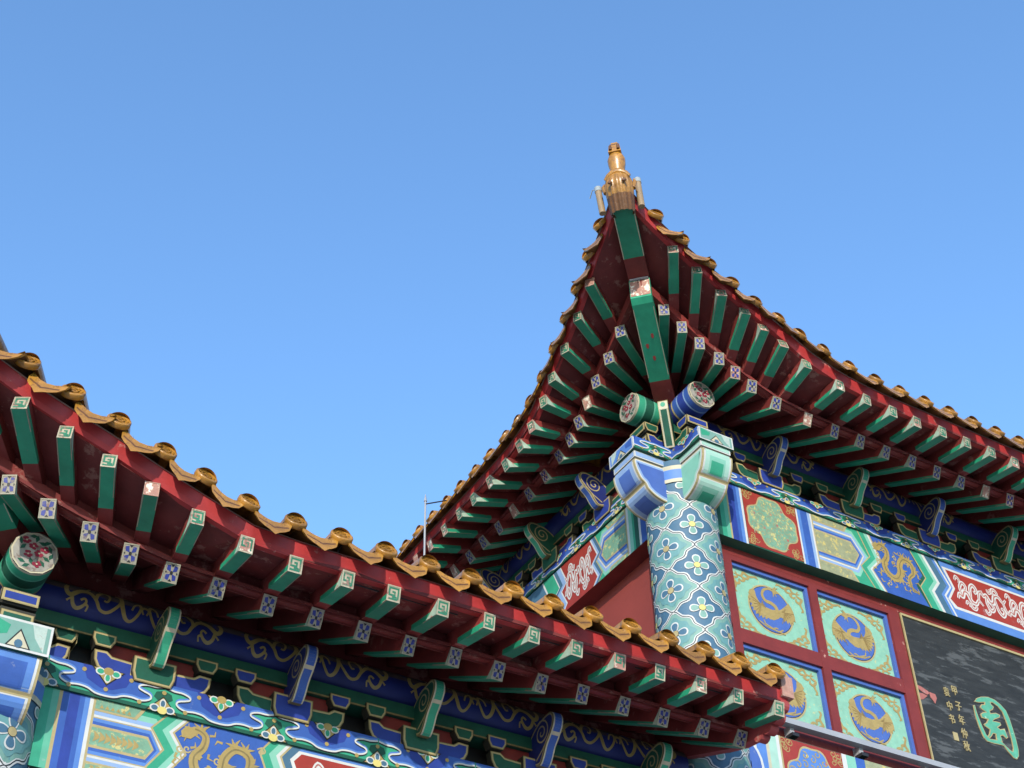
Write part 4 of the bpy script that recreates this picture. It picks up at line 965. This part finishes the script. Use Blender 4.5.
# gable board with cloud-shaped lower end
mb = MB(); low = [(1.02, 1.06), (1.015, .985), (.985, .915), (.92, .875), (.84, .855), (.76, .848)]
P = [(1.02, 1.08)]
for a, b in zip(low, low[1:]):
    c = ((a[0]+b[0])/2, (a[1]+b[1])/2); e = (b[0]-a[0], b[1]-a[1])
    for k in range(7): t = PI*k/6; s = -math.cos(t)*.5; P.append((c[0]+e[0]*s-e[1]*.45*math.sin(t), c[1]+e[1]*s+e[0]*.45*math.sin(t)))
P += [(.64, .862), (.50, .90), (.10, 1.03), (-.1, 1.12), (-.1, 1.52), (.1, 1.42), (.95, 1.10)]
mb.prism(P, lambda o_, v, h: (UW-.055+h, -o_, v+zo), -.01, .05, 'gable_red'); mb.build('gable_board', wing)
mb = MB(); mb.prism([(.95, .99), (1.05, .99), (1.055, 1.12), (.95, 1.12)], lambda o_, v, h: (UW-.06+h, -o_, v+zo), 0, .085, 'worn_wood'); mb.build('tile_end_block', wing)

# ------------------------------------------------------------------ things fixed to the halls
# carved signboard
sign = thing('signboard', 'black carved signboard with a jade green seal character and small gold writing', 'sign', (3.2, -.06, Z0-1.33))
sx0, sx1, sz0, sz1 = 1.885, 4.55, -1.325, -.075
f = lambda u, v, h: (u-3.2+.066, -h+.11, v+1.33+.053)
mb = MB(); mb.prism([(sx0, sz0), (sx1, sz0), (sx1, sz1), (sx0, sz1)], f, -.02, .092, 'lacquer'); mb.build('board', sign)
mb = MB()
for P in ([(sx0, sz1), (sx1, sz1), (sx1, sz1-.018), (sx0, sz1-.018)], [(sx0, sz0), (sx0+.010, sz0), (sx0+.010, sz1-.018), (sx0, sz1-.018)], [(sx1-.01, sz0), (sx1, sz0), (sx1, sz1-.018), (sx1-.01, sz1-.018)]): mb.prism(P, f, .085, .104, 'gold_line')
mb.build('gilt_edge', sign)
ringo = [(2.465,-.665),(2.5,-.626),(2.554,-.6),(2.629,-.582),(2.697,-.588),(2.747,-.613),(2.792,-.655),(2.807,-.715),(2.815,-.797),(2.819,-.888),(2.816,-.971),(2.802,-1.022),(2.772,-1.056),(2.742,-1.053),(2.702,-1.017),(2.668,-.973),(2.622,-.975),(2.558,-.98),(2.499,-.979),(2.473,-.954),(2.451,-.88),(2.44,-.791),(2.445,-.699)]
ringi = [(2.463,-.694),(2.466,-.765),(2.485,-.857),(2.507,-.925),(2.539,-.949),(2.616,-.939),(2.648,-.94),(2.678,-.96),(2.719,-.991),(2.747,-.999),(2.762,-.967),(2.769,-.892),(2.768,-.809),(2.76,-.746),(2.747,-.679),(2.712,-.641),(2.661,-.621),(2.572,-.644),(2.51,-.661)]
inner = [(2.58,-.628),(2.643,-.618),(2.643,-.64),(2.666,-.657),(2.646,-.686),(2.611,-.705),(2.611,-.723),(2.669,-.704),(2.713,-.711),(2.698,-.738),(2.637,-.768),(2.613,-.788),(2.644,-.78),(2.691,-.777),(2.696,-.799),(2.652,-.829),(2.672,-.838),(2.724,-.82),(2.726,-.847),(2.735,-.891),(2.713,-.906),(2.685,-.885),(2.659,-.896),(2.663,-.946),(2.602,-.957),(2.608,-.895),(2.584,-.896),(2.558,-.926),(2.535,-.945),(2.507,-.943),(2.541,-.907),(2.558,-.871),(2.518,-.854),(2.506,-.838),(2.542,-.815),(2.562,-.787),(2.505,-.788),(2.497,-.757),(2.533,-.734),(2.564,-.726),(2.528,-.712),(2.51,-.698),(2.536,-.668),(2.568,-.66)]
mb = MB(); A = ringo+ringi
mb.prism(A, f, .090, .098, 'gold_line'); mb.prism(inner, f, .090, .0985, 'gold_line'); mb.fill(inset(A, .005), f, .0990, 'jade'); mb.fill(inset(inner, .007), f, .0997, 'jade')
mb.build('seal_character', sign)
def glyph(ch, u, v, h, parent, m='gold_line'):
    cu = bpy.data.curves.new('glyph', 'FONT'); cu.body = ch; cu.size = h; cu.align_x = 'CENTER'; cu.align_y = 'CENTER'; cu.extrude = .0035
    ob = bpy.data.objects.new('glyph', cu); C.objects.link(ob); bpy.context.view_layer.update()
    me = bpy.data.meshes.new_from_object(ob.evaluated_get(bpy.context.evaluated_depsgraph_get())); bpy.data.objects.remove(ob)
    me.materials.clear(); me.materials.append(MATS[m]); o = bpy.data.objects.new('small_character', me); C.objects.link(o); o.parent = parent
    o.rotation_euler = (PI/2, 0, 0); o.location = f(u, v, .096); o.scale = (.8, 1.1, 1)
for ch, u, v in zip('甲子年仲秋', (2.281, 2.284, 2.283, 2.278, 2.271), (-.628, -.755, -.868, -.977, -1.078)): glyph(ch, u, v, .078, sign)
for ch, u, v in zip('袁中书', (2.193, 2.193, 2.183), (-.661, -.777, -.885)): glyph(ch, u, v, .074, sign)
mb = MB(); mb.prism([(2.16, -1.05), (2.205, -1.05), (2.205, -.985), (2.16, -.985)], f, .09, .0965, 'gold_line'); mb.build('seal_stamp', sign)
mb = MB()
for P in ([(1.897,-.675),(1.939,-.68),(2.002,-.702),(2.008,-.72),(1.984,-.735),(1.942,-.724),(1.897,-.70)], [(1.897,-.739),(1.942,-.735),(1.984,-.745),(1.934,-.784),(1.897,-.797)], [(2.012,-.705),(2.069,-.709),(2.076,-.74),(2.048,-.79),(2.03,-.764),(2.015,-.75)]): mb.prism(P, f, .09, .0955, 'seal_pink')
mb.build('leaf_stamp', sign)

# linear lamp strip under the panels
lt = thing('light_strip', 'grey metal light strip running below the blue and mint crane panels', 'lamp', (2.6, -.10, Z0-1.33))
mb = MB(); q = lambda u, v, h: (u-2.6, -h+.10, v+1.33)
mb.prism([(.30, -1.330), (4.9, -1.322), (4.9, -1.282), (.30, -1.290)], q, .085, .145, 'steel'); mb.build('housing', lt)
for x in (.62, 1.21, 1.80, 2.4, 3.0, 3.6, 4.2):
    mb = MB(); mb.prism([(x, -1.385), (x+.035, -1.385), (x+.035, -1.315), (x, -1.315)], q, .04, .10, 'steel'); mb.prism([(x-.01, -1.40), (x+.045, -1.40), (x+.045, -1.378), (x-.01, -1.378)], q, .06, .13, 'cable_black'); mb.build('bracket', lt)
# lamp tubes either side of the corner beast
for lab, cx, cy, lean in (('short brown light tube left of the golden corner beast', -1.235, -1.03, -.05), ('taller brown light tube right of the golden corner beast', -1.035, -1.22, -.03)):
    t = thing('light_tube', lab, 'lamp', (cx, cy, Z0+1.745), 'light tubes at the roof corner')
    mb = MB(); L = .19 if 'short' in lab else .215
    mb.tube([(0, 0, -.02), (lean*.4, 0, L)], .024, 'tube_brown', 12); mb.build('tube', t)
    mb = MB(); mb.tube([(lean*.4, 0, L), (lean*.45, 0, L+.04)], .027, 'plastic_pale', 12); mb.build('cap', t)
    mb = MB(); mb.tube([(lean*.45, 0, L+.02), (lean*.4-.03, .03, L+.035), (lean*.4-.02, .08, L+.0)], .004, 'plastic_pale', 6); mb.build('wire', t)
# lightning rod on the side hall's roof
lr = thing('lightning_rod', 'thin bare lightning rod with a cross wire reaching the upturned eave', 'rod', (-1.1, 1.80, Z0-1.75))
mb = MB(); mb.tube([(0, 0, -.05), (0, .005, 2.88)], .0085, 'steel', 8); mb.tube([(0, .005, 2.86), (0, .006, 2.93)], [.014, .003], 'steel', 8); mb.build('rod', lr)
mb = MB(); mb.tube([(0, .005, 2.835), (.10, -.16, 2.80)], .0055, 'cable_black', 6); mb.build('cross_wire', lr)
# loose lighting cable along the side hall's tiles
pts = []; wl = lambda u, dz, do=.04: (u, -(1.10-do), .86+.165+dz)
mb = MB()
import itertools
seq = []
for k in (3, 6, 7, 10, 11, 13):
    u = .602+.2497*k-.125; r = .045 if k % 2 else .06
    seq += [(u-r, -.93, .97)]+[(u-r*math.cos(PI*i/8), -1.02, .86+.20+r*1.35*math.sin(PI*i/8)) for i in range(9)]+[(u+r, -.93, .97)]
mb.tube(seq, .0055, 'cable_black', 6)
cb = mb.build('cable'); cb.location = (DX, 0, Z0+DZ); tag(cb, 'loose black cable looping up between the golden tiles of the side hall', 'cable')
